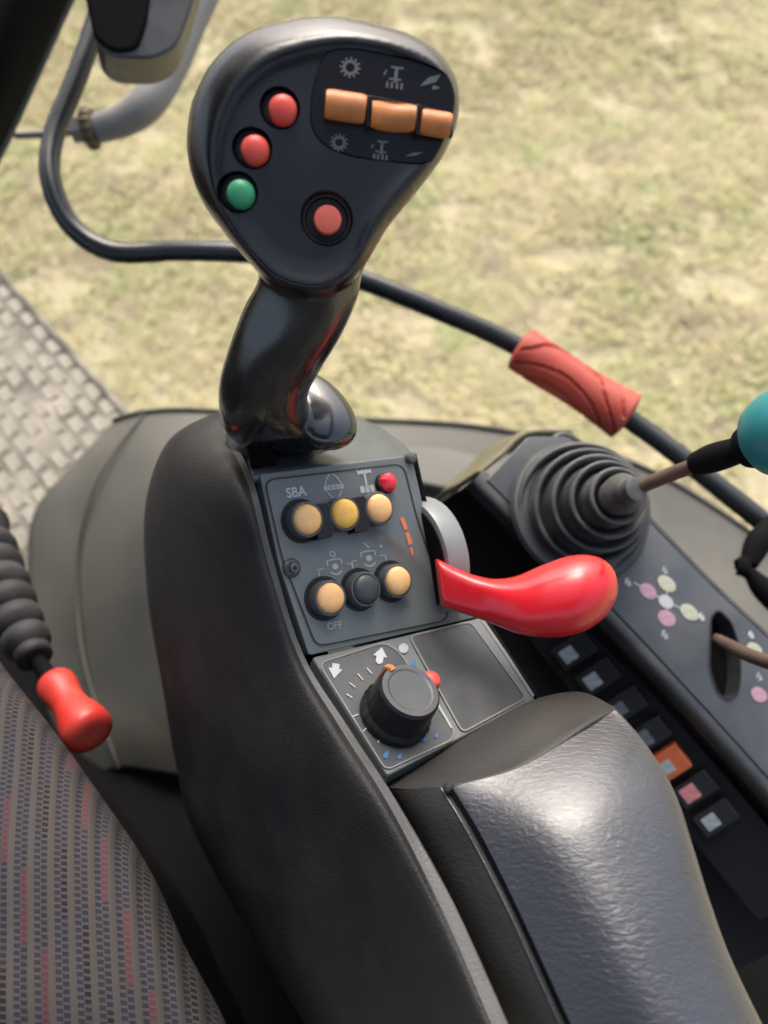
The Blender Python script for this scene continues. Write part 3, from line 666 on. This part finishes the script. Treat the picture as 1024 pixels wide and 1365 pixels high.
# brown smear of dried grease across the panel
sm = bpy.data.materials.new('grease_smear'); sm.use_nodes = True; nt = sm.node_tree; bs = nt.nodes['Principled BSDF']; bs.inputs['Base Color'].default_value = (.15, .095, .06, 1); bs.inputs['Roughness'].default_value = .5
tcn = nt.nodes.new('ShaderNodeTexCoord'); nz = nt.nodes.new('ShaderNodeTexNoise'); nz.inputs['Scale'].default_value = 90; nz.inputs['Detail'].default_value = 6; nt.links.new(tcn.outputs['Object'], nz.inputs[0])
sx = nt.nodes.new('ShaderNodeSeparateXYZ'); nt.links.new(tcn.outputs['UV'], sx.inputs[0])
def _m(op, a, b=None, c=None):
    n = nt.nodes.new('ShaderNodeMath'); n.operation = op; n.use_clamp = True
    for i, x in enumerate((a, b, c)):
        if x is None: continue
        if hasattr(x, 'links'): nt.links.new(x, n.inputs[i])
        else: n.inputs[i].default_value = x
    return n.outputs[0]
fx = _m('MULTIPLY', _m('SUBTRACT', 1.0, sx.outputs[0]), _m('MULTIPLY', sx.outputs[0], 4.0)); fy = _m('MULTIPLY', _m('SUBTRACT', 1.0, sx.outputs[1]), _m('MULTIPLY', sx.outputs[1], 6.0))
nt.links.new(_m('MULTIPLY', _m('MULTIPLY', fx, fy), _m('MULTIPLY', _m('SUBTRACT', nz.outputs[0], .28), 4.5)), bs.inputs['Alpha'])
sv = [(482, 704), (512, 722), (548, 752), (590, 800), (630, 850)]; hw_ = [12, 13, 15, 20, 26]
pv = [ (UP if y < 822 else LP).at(x + w_ * .7, y - w_ * .7, .0011) for (x, y), w_ in zip(sv, hw_)] + [(UP if y < 822 else LP).at(x - w_ * .7, y + w_ * .7, .0011) for (x, y), w_ in zip(sv, hw_)]
make('grease_smear', pv[:4] + pv[5:9], [(i, i + 1, i + 5, i + 4) for i in range(3)], sm, mc, False, uvs=[(0, i / 3) for i in range(4)] + [(1, i / 3) for i in range(4)])
# push buttons: one built, the others copied
def make_button(px, py, r, capm, h):
    c = UP.at(px, py, 0) 
    b = lathe('push_button', [(r * 1.12, 0), (r * 1.12, h * .7), (r * 1.08, h * .82), (r * 1.0, h * .86), (r * .97, h * .80)], c, UP.n, M['ring'], mc, 36)
    cp = lathe('button_cap', [(r * .96, h * .6), (r * .96, h * .88), (r * .90, h * 1.05), (r * .72, h * 1.19), (r * .4, h * 1.27), (r * .03, h * 1.3)], c, UP.n, capm, b, 36, sharp=80)
    return b, cp
def copy_button(src, px, py, ref, capm, zs=1.0):
    b, cp = src; nb = b.copy(); COL.objects.link(nb); nb.parent = mc
    nb.location = b.location + (UP.at(px, py, 0) - ref)
    nc = cp.copy(); COL.objects.link(nc); nc.parent = nb
    if capm: nc.data = cp.data.copy(); nc.data.materials[0] = capm
    return nb, nc
def shift(px, py, h): 
    # base position whose cap shows at (px, py) once raised by h
    p = UP.at(px, py, h); return p - UP.n * h
BH = .0078; BR = .0078
def pb(px, py): return shift(px, py, BH * 1.1)
c0 = pb(412, 692)
b0 = lathe('push_button', [(BR * 1.14, 0), (BR * 1.14, BH * .8), (BR * 1.09, BH * .93), (BR * 1.0, BH * .95), (BR * .97, BH * .85)], c0, UP.n, M['ring'], mc, 40)
k0 = lathe('button_cap', [(BR * .96, BH * .6), (BR * .96, BH * .9), (BR * .90, BH * 1.06), (BR * .72, BH * 1.2), (BR * .4, BH * 1.29), (BR * .03, BH * 1.32)], c0, UP.n, M['amber'], b0, 40, sharp=80)
b0['label'] = 'amber push button, left end of the upper row'
capkeys = {}
for px, py, k, lab in [(462, 684, 'yellow', 'yellow push button in the middle of the upper row'), (508, 677, 'amber', 'amber push button, right end of the upper row'), (443, 797, 'amber', 'amber push button, left end of the lower row'), (490, 785, 'darkbtn', 'dark grey push button in the middle of the lower row'), (533, 774, 'amber', 'amber push button, right end of the lower row')]:
    nb = b0.copy(); COL.objects.link(nb); nb.parent = mc; nb.location = b0.location + (pb(px, py) - c0); nb['label'] = lab
    if k == 'darkbtn': nb.location -= UP.n * BH * .5 * 0; 
    nc = k0.copy(); COL.objects.link(nc); nc.parent = nb
    if k != 'amber':
        if k not in capkeys: d = k0.data.copy(); d.materials[0] = M[k]; capkeys[k] = d
        nc.data = capkeys[k]
# guards between upper buttons
for (x, y) in ((434, 692), (483, 683)):
    slab('button_guard', UP, [(x - 14, y - 20), (x + 2, y - 23), (x + 11, y - 12), (x + 13, y + 12), (x + 9, y + 24), (x - 10, y + 28)], .0072, -.0002, M['socket'], mc, .0006, 3)
for px, py in ((412, 692), (443, 797), (490, 785), (533, 774)):
    lathe('button_well', [(BR * 1.45, -.001), (BR * 1.42, .0009), (BR * 1.2, .0011), (BR * 1.1, .0008)], pb(px, py), UP.n, M['groove'], mc, 36)
# indicator lamp with facets
ic = shift(518, 643, .005)
il = lathe('indicator_lamp', [(.0056, 0), (.0056, .003), (.005, .0035)], ic, UP.n, M['groove'], mc, 24)
lathe('faceted_lens', [(.0051, .003), (.0050, .0058), (.0034, .0078), (.0012, .0085)], ic, UP.n, M['lamp'], il, 10, sharp=10)
# screw
scn = lathe('socket_screw', [(.0046, 0), (.0046, .0012), (.0038, .002), (.0030, .0022)], UP.at(388, 757), UP.n, M['side'], mc, 28)
lathe('screw_boss', [(.0022, .002), (.0022, .0042), (.0016, .0045), (.0009, .0043)], UP.at(388, 758), UP.n, M['ring'], scn, 20)
lathe('screw_hole', [(.0010, .0043), (.0010, .0046)], UP.at(388, 758), UP.n, M['socket'], scn, 14)
lathe('rubber_stop', [(.003, -.002), (.0034, .001), (.0026, .003), (.0008, .0038)], UP.at(546, 611, 0), UP.n, M['ring'], mc, 20)

# printing on the button panel
EX, EY = (11.5, -1.6), (2.6, 13)     # one unit right / down
def pr(x, y, sx=1, sy=1, h=.0008): return Print(UP, x, y, (EX[0] * sx, EX[1] * sx), (-EY[0] * sy, -EY[1] * sy), h)
pr(396, 662, 1.0, 1.05).text('SBA').done('lettering', M['white'], mc)
pr(447, 838, .72, .75).text('OFF').done('lettering', M['grey'], mc)
pr(540, 810, .68, .7).text('OFF').done('lettering', M['dimgrey'], mc)
q = pr(445, 650); q.line([(-.95, .35), (-.6, 1.0), (-.15, 1.4)], .16).line([(.95, .35), (.6, 1.0), (.15, 1.4)], .16).line([(-.85, -.35), (-.45, -.95), (0, -1.15), (.45, -.95), (.85, -.35)], .14)
for e in (-.95, -.5, 0, .5, .95): q.poly([(e - .2, -.22), (e + .2, -.22), (e + .2, .3), (e - .2, .3)])
q.line([(-1.2, .04), (1.2, .04)], .14).done('printed_symbol', M['grey'], mc)
q = pr(488, 642); q.line([(-.8, 1), (.8, 1)], .3).line([(0, 1), (0, -.8)], .2).poly([(-.8, -1.1), (-.35, -1.1), (-.35, -.4), (-.8, -.4)]).poly([(-.22, -1.1), (.22, -1.1), (.22, -.4), (-.22, -.4)]).poly([(.35, -1.1), (.8, -1.1), (.8, -.4), (.35, -.4)])
for e in (-.75, -.25, .25, .75): q.line([(e, .75), (e, 1.3)], .14)
q.done('printed_symbol', M['white'], mc)
for (x, y) in ((447, 755), (492, 744)):
    q = pr(x, y, .95, .85); q.disc(0, 0, .36).line([(-.85, .2), (-.85, .8), (-.4, .8)], .16).line([(.85, .2), (.85, .8), (.4, .8)], .16).line([(-.4, .85), (.4, .85)], .16).ring(0, -.2, .75, .18, 10, 210, 330).line([(-2.1, -.9), (-2.1, -.1), (-1.5, -.1)], .14).line([(2.0, -.6), (2.0, .1), (1.4, .1)], .14)
    (q.ring(0, 1.5, .3, .13, 12) if x < 470 else q.line([(-.3, 1.9), (.3, 1.2)], .15)); q.done('printed_symbol', M['grey'], mc)
q = pr(508, 728); q.disc(0, 0, .14, 8).done('printed_mark', M['white'], mc)
for pts in ([(533, 690), (538, 689), (544, 705), (539, 707)], [(540, 710), (545, 709), (550, 724), (545, 727)], [(546, 730), (549, 729), (552, 738), (549, 741)]):
    Print(UP, 0, 0, (1, 0), (0, 1), .0009).poly(pts).done('orange_scale_mark', M['porange'], mc)

# printing on the knob field
def pl2(x, y, s=1, rot=0, h=.001):
    c, s_ = math.cos(R(rot)), math.sin(R(rot)); return Print(LP, x, y, (s * c, s * s_), (-s * s_, s * c), h)
arrow = [(-5, -9), (5, -9), (5, -2), (10, -2), (0, 12), (-10, -2), (-5, -2)]
pl2(447, 893, .95, 8).poly(arrow).done('printed_arrow', M['white'], mc)
pl2(507, 874, .95, 190).poly([(0, 12), (-10, -1), (-5, -1), (-5, -9), (0, -12), (5, -9), (5, -1), (10, -1)]).done('printed_arrow', M['white'], mc)
pl2(538, 864).disc(0, 0, 6.5, 16).done('printed_mark', M['grey'], mc)
kc = LP.at(525, 944, 0)
q = Print(LP, 0, 0, (1, 0), (0, 1), .001)
for a1, b1 in (((462, 925), (470, 930)), ((466, 910), (474, 916)), ((477, 898), (484, 906)), ((489, 890), (496, 898)), ((470, 955), (478, 952)), ((484, 975), (490, 969)), ((504, 990), (507, 982))): q.line([a1, b1], 1.8)
q.done('scale_tick', M['grey'], mc)
q = Print(LP, 0, 0, (1, 0), (0, 1), .001); q.line([(585, 940), (602, 970)], 2.4).done('scale_line', M['grey'], mc)
for x, y, r_ in ((515, 1006, 5), (533, 1008, 4), (566, 984, 5), (582, 980, 3.6), (551, 884, 4.5)):
    pl2(x, y, r_, 25).poly([(0, -1.3), (.8, .1), (.5, 1), (-.5, 1), (-.8, .1)]).done('printed_drop', M['blue'], mc)
# rotary knob
KH = .0215
kb = LP.at(547, 920, KH) - LP.n * KH
def kb_bulge(t, h): return 1 + (.014 * math.cos(24 * t) if .004 < h < KH - .003 else 0)
kn = lathe('rotary_knob', [(0.0166, 0), (0.0173, .001), (0.0173, .0045), (0.0165, .0055), (0.0159, .006), (0.0155, .0065), (0.0151, KH - .003), (0.0148, KH - .001), (0.0139, KH)], kb, LP.n, M['socket'], mc, 96, 30, bulge=kb_bulge)
lathe('knob_top', [(0.0137, KH - .001), (0.0137, KH + .0004), (0.0113, KH + .0005), (0.0103, KH + .0001), (.002, KH + .0001)], kb, LP.n, M['panel2'], kn, 48, 20)
# orange pointer on the knob side
dpt = (LP.at(522, 893, KH) - LP.at(547, 920, KH)).normalized()
tg = LP.n.cross(dpt); vs = []
for hh, rr_, ww in ((.007, .0149, .0014), (KH - .0005, .0147, .0016), (KH + .0012, .0120, .0016)):
    for sgn in (-1, 1): vs.append(kb + LP.n * hh + dpt * rr_ + tg * sgn * ww)
    for sgn in (1, -1): vs.append(kb + LP.n * hh + dpt * (rr_ + .0016) + tg * sgn * ww * .8 + LP.n * (.0006 if hh > KH else 0))
fs = [(0, 1, 2, 3), (8, 11, 10, 9)] + [(i * 4 + k, i * 4 + (k + 1) % 4, (i + 1) * 4 + (k + 1) % 4, (i + 1) * 4 + k) for i in range(2) for k in range(4)]
make('pointer', vs, fs, M['orange'], kn, False)
rb = LP.at(575, 906, .008) - LP.n * .008
rbo = lathe('small_red_button', [(.0052, 0), (.0052, .006), (.0048, .0068)], rb, LP.n, M['groove'], mc, 28)
lathe('button_cap', [(.0046, .006), (.0047, .0085), (.0040, .0098), (.0022, .0105), (.0003, .0107)], rb, LP.n, M['red'], rbo, 28, 80)

# ------------------------------------------------------------------ joystick
js = thing('joystick', P(385, 580, .42), 'tall black multifunction joystick with coloured buttons and orange rollers', 'joystick')
JP = Plane(430, 200, .300, (.10, -.20, .97))
sil = [(395, 25), (450, 22), (520, 36), (572, 58), (603, 92), (613, 130), (608, 170), (590, 210), (556, 256), (520, 300), (492, 345), (468, 380), (420, 400), (368, 385), (332, 350), (300, 312), (270, 270), (253, 225), (249, 180), (258, 130), (285, 80), (330, 43)]
fac = [(405, 56), (460, 48), (520, 56), (572, 78), (596, 104), (604, 136), (594, 176), (568, 220), (530, 262), (500, 304), (480, 345), (458, 372), (420, 386), (372, 374), (338, 345), (306, 302), (286, 262), (278, 215), (284, 165), (308, 114), (350, 76)]
def polar(pts, cx=425, cy=205, n=96):
    c = cr([Vector((x, y)) for x, y in pts], 10, True); th = np.array([math.atan2(p.y - cy, p.x - cx) for p in c]); r = np.array([math.hypot(p.x - cx, p.y - cy) for p in c])
    o = np.argsort(th); th, r = th[o], r[o]; t = np.linspace(-math.pi, math.pi, n, endpoint=False)
    return t, np.interp(t, th, r, period=2 * math.pi)
tt, rs_ = polar(sil); _, rf = polar(fac)
vs = []; nn = 96
def ringv(rad, h):
    for t, r in zip(tt, rad): vs.append(JP.at(425 + r * math.cos(t), 205 + r * math.sin(t), h))
rings = [(rf * .02, -.0008), (rf * .35, -.0012), (rf * .6, -.0016), (rf * .80, -.0015), (rf * .90, -.0006), (rf * .96, .0005), (rf * 1.0, .0003), (rf * .7 + rs_ * .3, -.0018), (rf * .3 + rs_ * .7, -.0058), (rs_ * .992, -.010), (rs_, -.0155), (rs_ * .985, -.022), (rs_ * .93, -.030), (rs_ * .8, -.038), (rs_ * .55, -.044), (rs_ * .1, -.047)]
for rad, h in rings: ringv(rad, h)
fs = [(i * nn + k, i * nn + (k + 1) % nn, (i + 1) * nn + (k + 1) % nn, (i + 1) * nn + k) for i in range(len(rings) - 1) for k in range(nn)]
fs += [tuple(range(nn))[::-1], tuple((len(rings) - 1) * nn + k for k in range(nn))]
# neck: (px, py, d, half width px, half depth m, tilt)
v2, f2 = section_loft([(412, 300, .318, 60, .012, 0), (412, 345, .324, 70, .016, 0), (411, 385, .330, 67, .0175, -8), (390, 430, .340, 67, .0185, -14), (366, 480, .351, 62, .020, -12), (352, 520, .362, 59, .022, -4), (353, 552, .372, 58, .024, 4), (360, 575, .382, 56, .025, 6), (374, 592, .392, 48, .022, 8)], 36, 6)
lc = P(429, 547, .384); la = dirw((.42, -.86, .28)).normalized(); ld = dirw((.36, .38, .85)); ld = (ld - la * ld.dot(la)).normalized(); lw = ld.cross(la)
v3, f3 = [], []
for i in range(1, 24):
    a_ = math.pi * i / 24; ct = -math.cos(a_); prr = math.sin(a_) ** .85 * (1 + .22 * ct)
    for k in range(32):
        t_ = 2 * math.pi * k / 32; v3.append(lc + la * (.0215 * ct) + lw * (.0146 * prr * math.cos(t_)) + ld * (.0085 * prr * math.sin(t_)))
for i in range(22):
    for k in range(32): f3.append((i * 32 + k, i * 32 + (k + 1) % 32, (i + 1) * 32 + (k + 1) % 32, (i + 1) * 32 + k))
f3 += [tuple(range(32))[::-1], tuple(22 * 32 + k for k in range(32))]
v4, f4 = section_loft([(303, 548, .40, 8, .008, 90), (320, 560, .402, 24, .014, 90), (360, 572, .404, 27, .018, 90), (400, 578, .406, 24, .018, 90), (440, 578, .404, 20, .015, 90), (463, 575, .402, 10, .007, 90)], 24, 5)
def join(parts):
    V_, F_ = [], []
    for v, f in parts: b = len(V_); V_ += v; F_ += [tuple(b + i for i in q) for q in f]
    return V_, F_
V_, F_ = join([(vs, fs), (v2, f2), (v3, f3), (v4, f4)])
body = make('body', V_, F_, M['stick'], js, True, None)
mod(body, 'REMESH', mode='VOXEL', voxel_size=.0010, use_smooth_shade=True)
mod(body, 'SMOOTH', factor=.5, iterations=14)
bake(body)
cut = []
def cutter(o):
    mod(body, 'BOOLEAN', operation='DIFFERENCE', solver='EXACT', object=o); cut.append(o)
JB = [(377, 145, 'red', 'red push button, upper one on the joystick left edge'), (340, 199, 'red', 'red push button, lower one on the joystick left edge'), (321, 258, 'green', 'green push button on the joystick')]
for x, y, k, lab in JB: cutter(lathe('c', [(.0072, -.0048), (.0076, -.001), (.0082, .003)], JP.at(x - 4, y - 3, 0), JP.n, M['socket'], None, 40))
cutter(lathe('c', [(.0078, -.009), (.0084, -.0045), (.0105, -.001), (.0125, .003)], JP.at(436, 291, 0), JP.n, M['socket'], None, 56))
ins = [(432, 66), (470, 62), (560, 80), (600, 98), (610, 128), (600, 168), (580, 214), (560, 220), (470, 210), (432, 196), (412, 170), (414, 120)]
cutter(slab('c', JP, round_poly(ins, 18), .006, -.0022, M['socket'], None, 0, 0, 0.0))
for o in cut: o.data.materials.clear()
bake(body); body.data.shade_smooth(); body.data.set_sharp_from_angle(angle=R(38))
for o in cut: bpy.data.objects.remove(o)
body.data.materials.append(M['stick_polished']); wb = wloc(body)
for p in body.data.polygons:           # the part the hand wears smooth
    r_ = wb + p.center - CAMLOC; d_ = -r_.dot(CB); yy = CY - r_.dot(CU) / d_ * FPX; xx = CX + r_.dot(CR) / d_ * FPX
    if yy > 386 - abs(xx - 415) * .35 and d_ > .318: p.material_index = 1
for x, y, k, lab in JB:
    lathe('button_socket', [(.0071, -.006), (.0071, -.0042), (.0066, -.0036), (.0058, -.0034), (.0056, -.004)], JP.at(x - 4, y - 3, 0), JP.n, M['socket'], js, 36)
    c = JP.at(x, y, .0025) - JP.n * .0025
    o = lathe('push_button', [(.0050, -.0045), (.0052, -.001), (.0052, .0022), (.0048, .0034), (.0036, .0044), (.0018, .0049), (.0002, .005)], c, JP.n, M[k], js, 36, 80); o['label'] = lab
o = lathe('push_button', [(.0050, -.009), (.0053, -.004), (.0053, .0002), (.0050, .0010), (.0034, .0013), (.0003, .0014)], JP.at(437, 293, 0), JP.n, M['redfade'], js, 36, 50); o['label'] = 'faded red push button in the deep round well'
lathe('well_ring', [(.0096, -.0045), (.0092, -.003), (.0084, -.0030), (.0078, -.0045), (.0077, -.0085)], JP.at(436, 291, 0), JP.n, M['socket'], js, 48)
slab('roller_insert', JP, round_poly([(x * .985 + 508 * .015, y * .985 + 140 * .015) for x, y in ins], 17), -.0012, -.0032, M['stick_insert'], js, .0004)
# rollers
def roller(p0, p1, hw, dish, lab):
    # a rocker paddle, cross-section rounded, optionally dished along its length
    A, B = JP.at(*p0, .0015), JP.at(*p1, .0015); ax = (B - A); L_ = ax.length; ax.normalize(); up = JP.n; sd_ = up.cross(ax).normalized()
    vs = []; n1, n2 = 13, 16
    for i in range(n1):
        s = i / (n1 - 1); e = 1 - .10 * (abs(2 * s - 1) ** 8)
        dz = -dish * (1 - (2 * s - 1) ** 2)
        for k in range(n2):
            t = 2 * math.pi * k / n2; ct, st = math.cos(t), math.sin(t)
            x = ct * hw * e; z = math.copysign(abs(st) ** .95, st) * .0050 * e
            vs.append(A + ax * L_ * s + sd_ * x + up * (z + (dz if st > 0 else 0)))
    fs = [(i * n2 + k, i * n2 + (k + 1) % n2, (i + 1) * n2 + (k + 1) % n2, (i + 1) * n2 + k) for i in range(n1 - 1) for k in range(n2)]
    fs += [tuple(range(n2))[::-1], tuple((n1 - 1) * n2 + k for k in range(n2))]
    o = make('roller', vs, fs, M['orange'], js, True, 40); o['label'] = lab
roller((434, 138), (487, 146), .0052, .0003, 'orange roller, left end of the row')
roller((495, 152), (553, 158), .0049, .0024, 'orange roller, middle of the row')
roller((561, 162), (600, 168), .0046, .0003, 'orange roller, right end of the row')
for (x, y) in ((491, 149), (557, 160)):
    slab('roller_divider', JP, [(x - 3, y - 22), (x + 3, y - 22), (x + 3, y + 20), (x - 3, y + 20)], .003, -.002, M['socket'], js, .0005)
slab('roller_slot', JP, round_poly([(430, 118), (500, 128), (604, 150), (604, 184), (500, 176), (430, 160)], 4), -.0009, -.002, M['socket'], js, .0002)
# symbols on the insert
def js_sym(x, y, s, kind, m):
    q = Print(JP, x, y, (s * .98, s * .12), (s * .10, -s * .98), -.0009)
    if kind == 'gear':
        q.ring(0, 0, .62, .30, 24)
        for i in range(12): q.line([(.78 * math.cos(i * math.pi / 6), .78 * math.sin(i * math.pi / 6)), (1.06 * math.cos(i * math.pi / 6), 1.06 * math.sin(i * math.pi / 6))], .2)
    elif kind == 'axle':
        q.line([(-.5, .95), (.7, .95)], .2).line([(.05, .95), (.05, -.5)], .32).line([(-.6, -.2), (.6, -.2)], .2)
        for e in (-.7, -.25, .25, .7): q.line([(e, -.5), (e, -1.1)], .22)
        q.line([(-.9, .6), (-1.1, .1)], .16)
    elif kind == 'wedge': q.poly([(-1, -.5), (-.2, .5), (.9, .9), (.5, .1)]).poly([(.3, -.2), (1, -.4), (.2, -.7)])
    else: q.poly([(-1, -.3), (0, .25), (1, .35), (0, -.15)])
    q.done('printed_symbol', m, js)
js_sym(467, 90, 13.5, 'gear', M['dimgrey']); js_sym(527, 103, 14, 'axle', M['dimgrey']); js_sym(574, 110, 14, 'wedge', M['dimgrey'])
js_sym(452, 190, 11.5, 'gear', M['dimgrey']); js_sym(508, 200, 12, 'axle', M['dimgrey']); js_sym(552, 206, 12, 'leaf', M['dimgrey'])
# base ring under the stick
lathe('base_collar', [(.030, -.004), (.031, 0), (.029, .003), (.024, .006), (.02, .009)], P(378, 590, .432), dirw((.25, .75, .6)), M['stick'], js, 48)

# ------------------------------------------------------------------ red lever with disc
lv = thing('hand_throttle_lever', P(600, 770, .43), 'glossy bright red hand lever handle mounted on a grey disc right of the button panel', 'lever')
dax = dirw((-.84, -.12, .52)).normalized(); dc = P(549, 748, .447)
lathe('disc_rim', [(.030, -.0145), (.0345, -.0140), (.0352, -.012), (.0352, -.002), (.0345, -.0004), (.0320, 0)], dc, dax, M['disc'], lv, 72, 40)
lathe('disc_face', [(.0318, -.001), (.0315, .0008), (.029, .0010), (.012, .0006), (.002, .0006)], dc, dax, M['black'], lv, 56, 30)
v5, f5 = section_loft([(584, 776, .414, 28, .010, 96, 5), (588, 777, .413, 31, .0115, 96, 4.5), (612, 787, .411, 30.5, .012, 100, 4), (640, 797, .408, 30, .0125, 100, 3.4), (665, 804, .405, 32, .0145, 96, 2.8), (690, 806, .402, 38, .0165, 90, 2.4), (722, 801, .400, 48, .0185, 86, 2.15), (758, 794, .399, 54, .020, 84, 2.05), (788, 790, .400, 49, .0185, 82, 2), (808, 788, .402, 35, .013, 82, 2), (818, 788, .404, 18, .007, 82, 2), (821, 788, .405, 4, .002, 82, 2)], 40, 6)
make('handle', v5, f5, M['handle'], lv, True, 60)

# ------------------------------------------------------------------ armrest pad
ar = thing('armrest_pad', P(750, 1150, .34), 'padded black leather armrest, shiny with wrinkles, at the bottom right', 'armrest')
TL = [(603, 1050, .328), (625, 1084, .322), (652, 1132, .314), (690, 1208, .303), (728, 1290, .293), (764, 1368, .285), (835, 1510, .272)]
TC = [(690, 1024, .330), (712, 1062, .318), (742, 1112, .306), (785, 1182, .295), (826, 1260, .285), (862, 1335, .277), (940, 1480, .264)]
TM = [(760, 985, .343), (790, 1020, .328), (822, 1070, .314), (856, 1145, .302), (888, 1222, .292), (920, 1300, .284), (995, 1450, .270)]
TR = [(812, 952, .360), (845, 985, .345), (880, 1040, .330), (906, 1110, .316), (932, 1190, .305), (962, 1268, .297), (1035, 1420, .283)]
TE = [(822, 946, .366), (858, 988, .352), (898, 1052, .338), (924, 1128, .325), (948, 1205, .315), (984, 1300, .306), (1058, 1450, .292)]
TB = [(834, 960, .395), (868, 1010, .385), (905, 1080, .372), (930, 1160, .36), (956, 1240, .35), (990, 1330, .34), (1064, 1480, .33)]
Z = lambda r, dx, dy, dd: [(x + dx, y + dy, d + dd) for x, y, d in r]
top = surf('top_pad', [Z(TL, -2, 3, .010), Z(TL, 0, 0, .0015), Z(TL, 7, -3, -.0008), TC, TM, TR, TE, TB], M['leather'], ar, 6, 6, 0, sharp=None)
# worn front nose, curving up from the panel to the top pad
NB = [(512, 1044, .372), (560, 1018, .375), (625, 980, .382), (690, 942, .392), (735, 926, .398), (778, 923, .402), (818, 942, .402)]
NM = [(520, 1050, .356), (567, 1030, .354), (632, 998, .357), (698, 962, .364), (740, 944, .372), (782, 936, .380), (822, 945, .385)]
NT = [(560, 1052, .341), (592, 1046, .335), (660, 1023, .338), (716, 990, .345), (756, 966, .353), (792, 948, .362), (822, 946, .371)]
NU = [(604, 1053, .331), (640, 1043, .332), (690, 1024, .333), (735, 1000, .339), (770, 975, .346), (800, 957, .355), (820, 950, .366)]
NV = [(606, 1060, .336), (645, 1056, .336), (694, 1036, .337), (738, 1012, .342), (774, 985, .350), (802, 966, .360), (818, 958, .372)]
surf('front_nose', [NB, NM, NT, NU, NV], M['leather2'], ar, 6, 6, 0, sharp=None)
SBm = [(512, 1044, .372), (530, 1082, .358), (560, 1140, .350), (600, 1222, .338), (640, 1308, .326), (680, 1392, .316), (748, 1530, .30)]
SMd = [(524, 1052, .352), (553, 1086, .342), (585, 1142, .334), (626, 1220, .322), (666, 1305, .311), (706, 1386, .302), (776, 1525, .288)]
STp = [(588, 1050, .334), (612, 1088, .325), (640, 1138, .318), (678, 1213, .307), (716, 1296, .297), (752, 1374, .289), (823, 1515, .276)]
STi = [(598, 1052, .338), (620, 1090, .330), (648, 1138, .323), (686, 1212, .312), (724, 1294, .302), (760, 1372, .294), (831, 1513, .282)]
surf('side_pad', [SBm, SMd, STp, STi], M['leather2'], ar, 6, 6, 0, sharp=None)
tube('piping', [P(*p) for p in Z(STp, 0, 1, .0002)], .0008, M['leather'], ar, 8)
lathe('edge_stud', [(.0022, -.001), (.0024, .0005), (.0016, .0018), (.0003, .0022)], P(598, 1050, .331), dirw((-.3, .4, .85)), M['rubber2'], ar, 16)

# ------------------------------------------------------------------ seat
st = thing('driver_seat', P(100, 1200, .42), 'woven seat cushion with blue, pink and beige striped fabric at the bottom left', 'seat')
srows = [
    [(-420, 760, .62), (-200, 790, .56), (-80, 830, .52), (-20, 862, .50), (2, 886, .505), (6, 900, .54), (6, 905, .60)],
    [(-420, 860, .54), (-200, 880, .48), (-60, 905, .455), (20, 930, .45), (60, 960, .465), (68, 972, .50), (68, 980, .57)],
    [(-420, 960, .50), (-200, 985, .44), (-40, 1005, .42), (70, 1025, .42), (118, 1042, .44), (128, 1054, .48), (128, 1062, .55)],
    [(-420, 1100, .46), (-200, 1110, .40), (-20, 1125, .385), (130, 1140, .39), (186, 1146, .415), (198, 1156, .46), (198, 1162, .53)],
    [(-420, 1230, .43), (-200, 1240, .38), (0, 1250, .365), (175, 1256, .37), (236, 1256, .398), (248, 1264, .445), (248, 1270, .52)],
    [(-420, 1350, .41), (-200, 1355, .36), (20, 1358, .350), (220, 1362, .36), (288, 1360, .39), (302, 1366, .44), (302, 1372, .51)],
    [(-420, 1480, .40), (-200, 1485, .35), (40, 1488, .345), (260, 1490, .355), (332, 1486, .385), (346, 1490, .435), (346, 1496, .505)]]
shade_wall_top = [P(*r[-1]) for r in srows]
surf('seat_shade_wall', [[p for p in shade_wall_top], [p + Vector((-.012, 0, -.06)) for p in shade_wall_top], [p + Vector((-.03, 0, -.34)) for p in shade_wall_top]], M['black'], st, 4, 4, .004, pts3d=True)  # black wall added below the cushion edge to darken the pit
cu_ = surf('cushion', srows, M['fabric'], st, 8, 8, 0, sharp=None)
uvl = cu_.data.uv_layers[0]
wl = wloc(cu_)
se = (P(70, 1300, .365) - P(70, 1025, .42)).normalized(); te = (P(130, 1140, .39) - P(-20, 1125, .385)).normalized()
ne = te.cross(se).normalized(); ue = se.cross(ne).normalized()
if ue.dot(CR) < 0: ue = -ue
for lp in cu_.data.loops:              # cloth laid straight over the cushion
    r_ = wl + cu_.data.vertices[lp.vertex_index].co - CAMLOC
    uvl.data[lp.index].uv = ((r_.dot(ue) + .55) / .0090 / FAB_NU, (r_.dot(se)) / .0030 / FAB_NV)

# left lever with bellows
ll = thing('left_floor_lever', P(20, 800, .6), 'black bellows lever with a red waisted knob beside the seat', 'lever')
bA, bB = P(-28, 730, .63), P(42, 868, .565); bd = bB - bA; bh = bd.length
prof = [(.030, -.02)]
for i in range(6):
    s0 = i / 6; ro = .027 - .012 * s0; h0 = bh * s0; stp = bh / 6
    prof += [(ro - .0065, h0), (ro - .001, h0 + stp * .18), (ro, h0 + stp * .45), (ro - .001, h0 + stp * .72), (ro - .006, h0 + stp * .92)]
prof += [(.0125, bh * 1.0), (.0125, bh * 1.06), (.009, bh * 1.07)]
lathe('bellows', prof, bA, bd, M['rubber2'], ll, 40, 80)
tube('shaft', [P(40, 864, .566), P(60, 895, .556), P(80, 925, .546)], .0058, M['black'], ll, 14)
kd = P(122, 978, .508) - P(72, 905, .545)
lathe('red_knob', [(.008, 0), (.0118, .001), (.0130, .004), (.0131, .009), (.0122, .015), (.0112, .021), (.0112, .027), (.0124, .034), (.0145, .041), (.0160, .048), (.0163, .054), (.0152, .058), (.0105, .0605), (.004, .0603), (.0008, .0600)], P(72, 908, .545), kd, M['knobred'], ll, 48, 80)
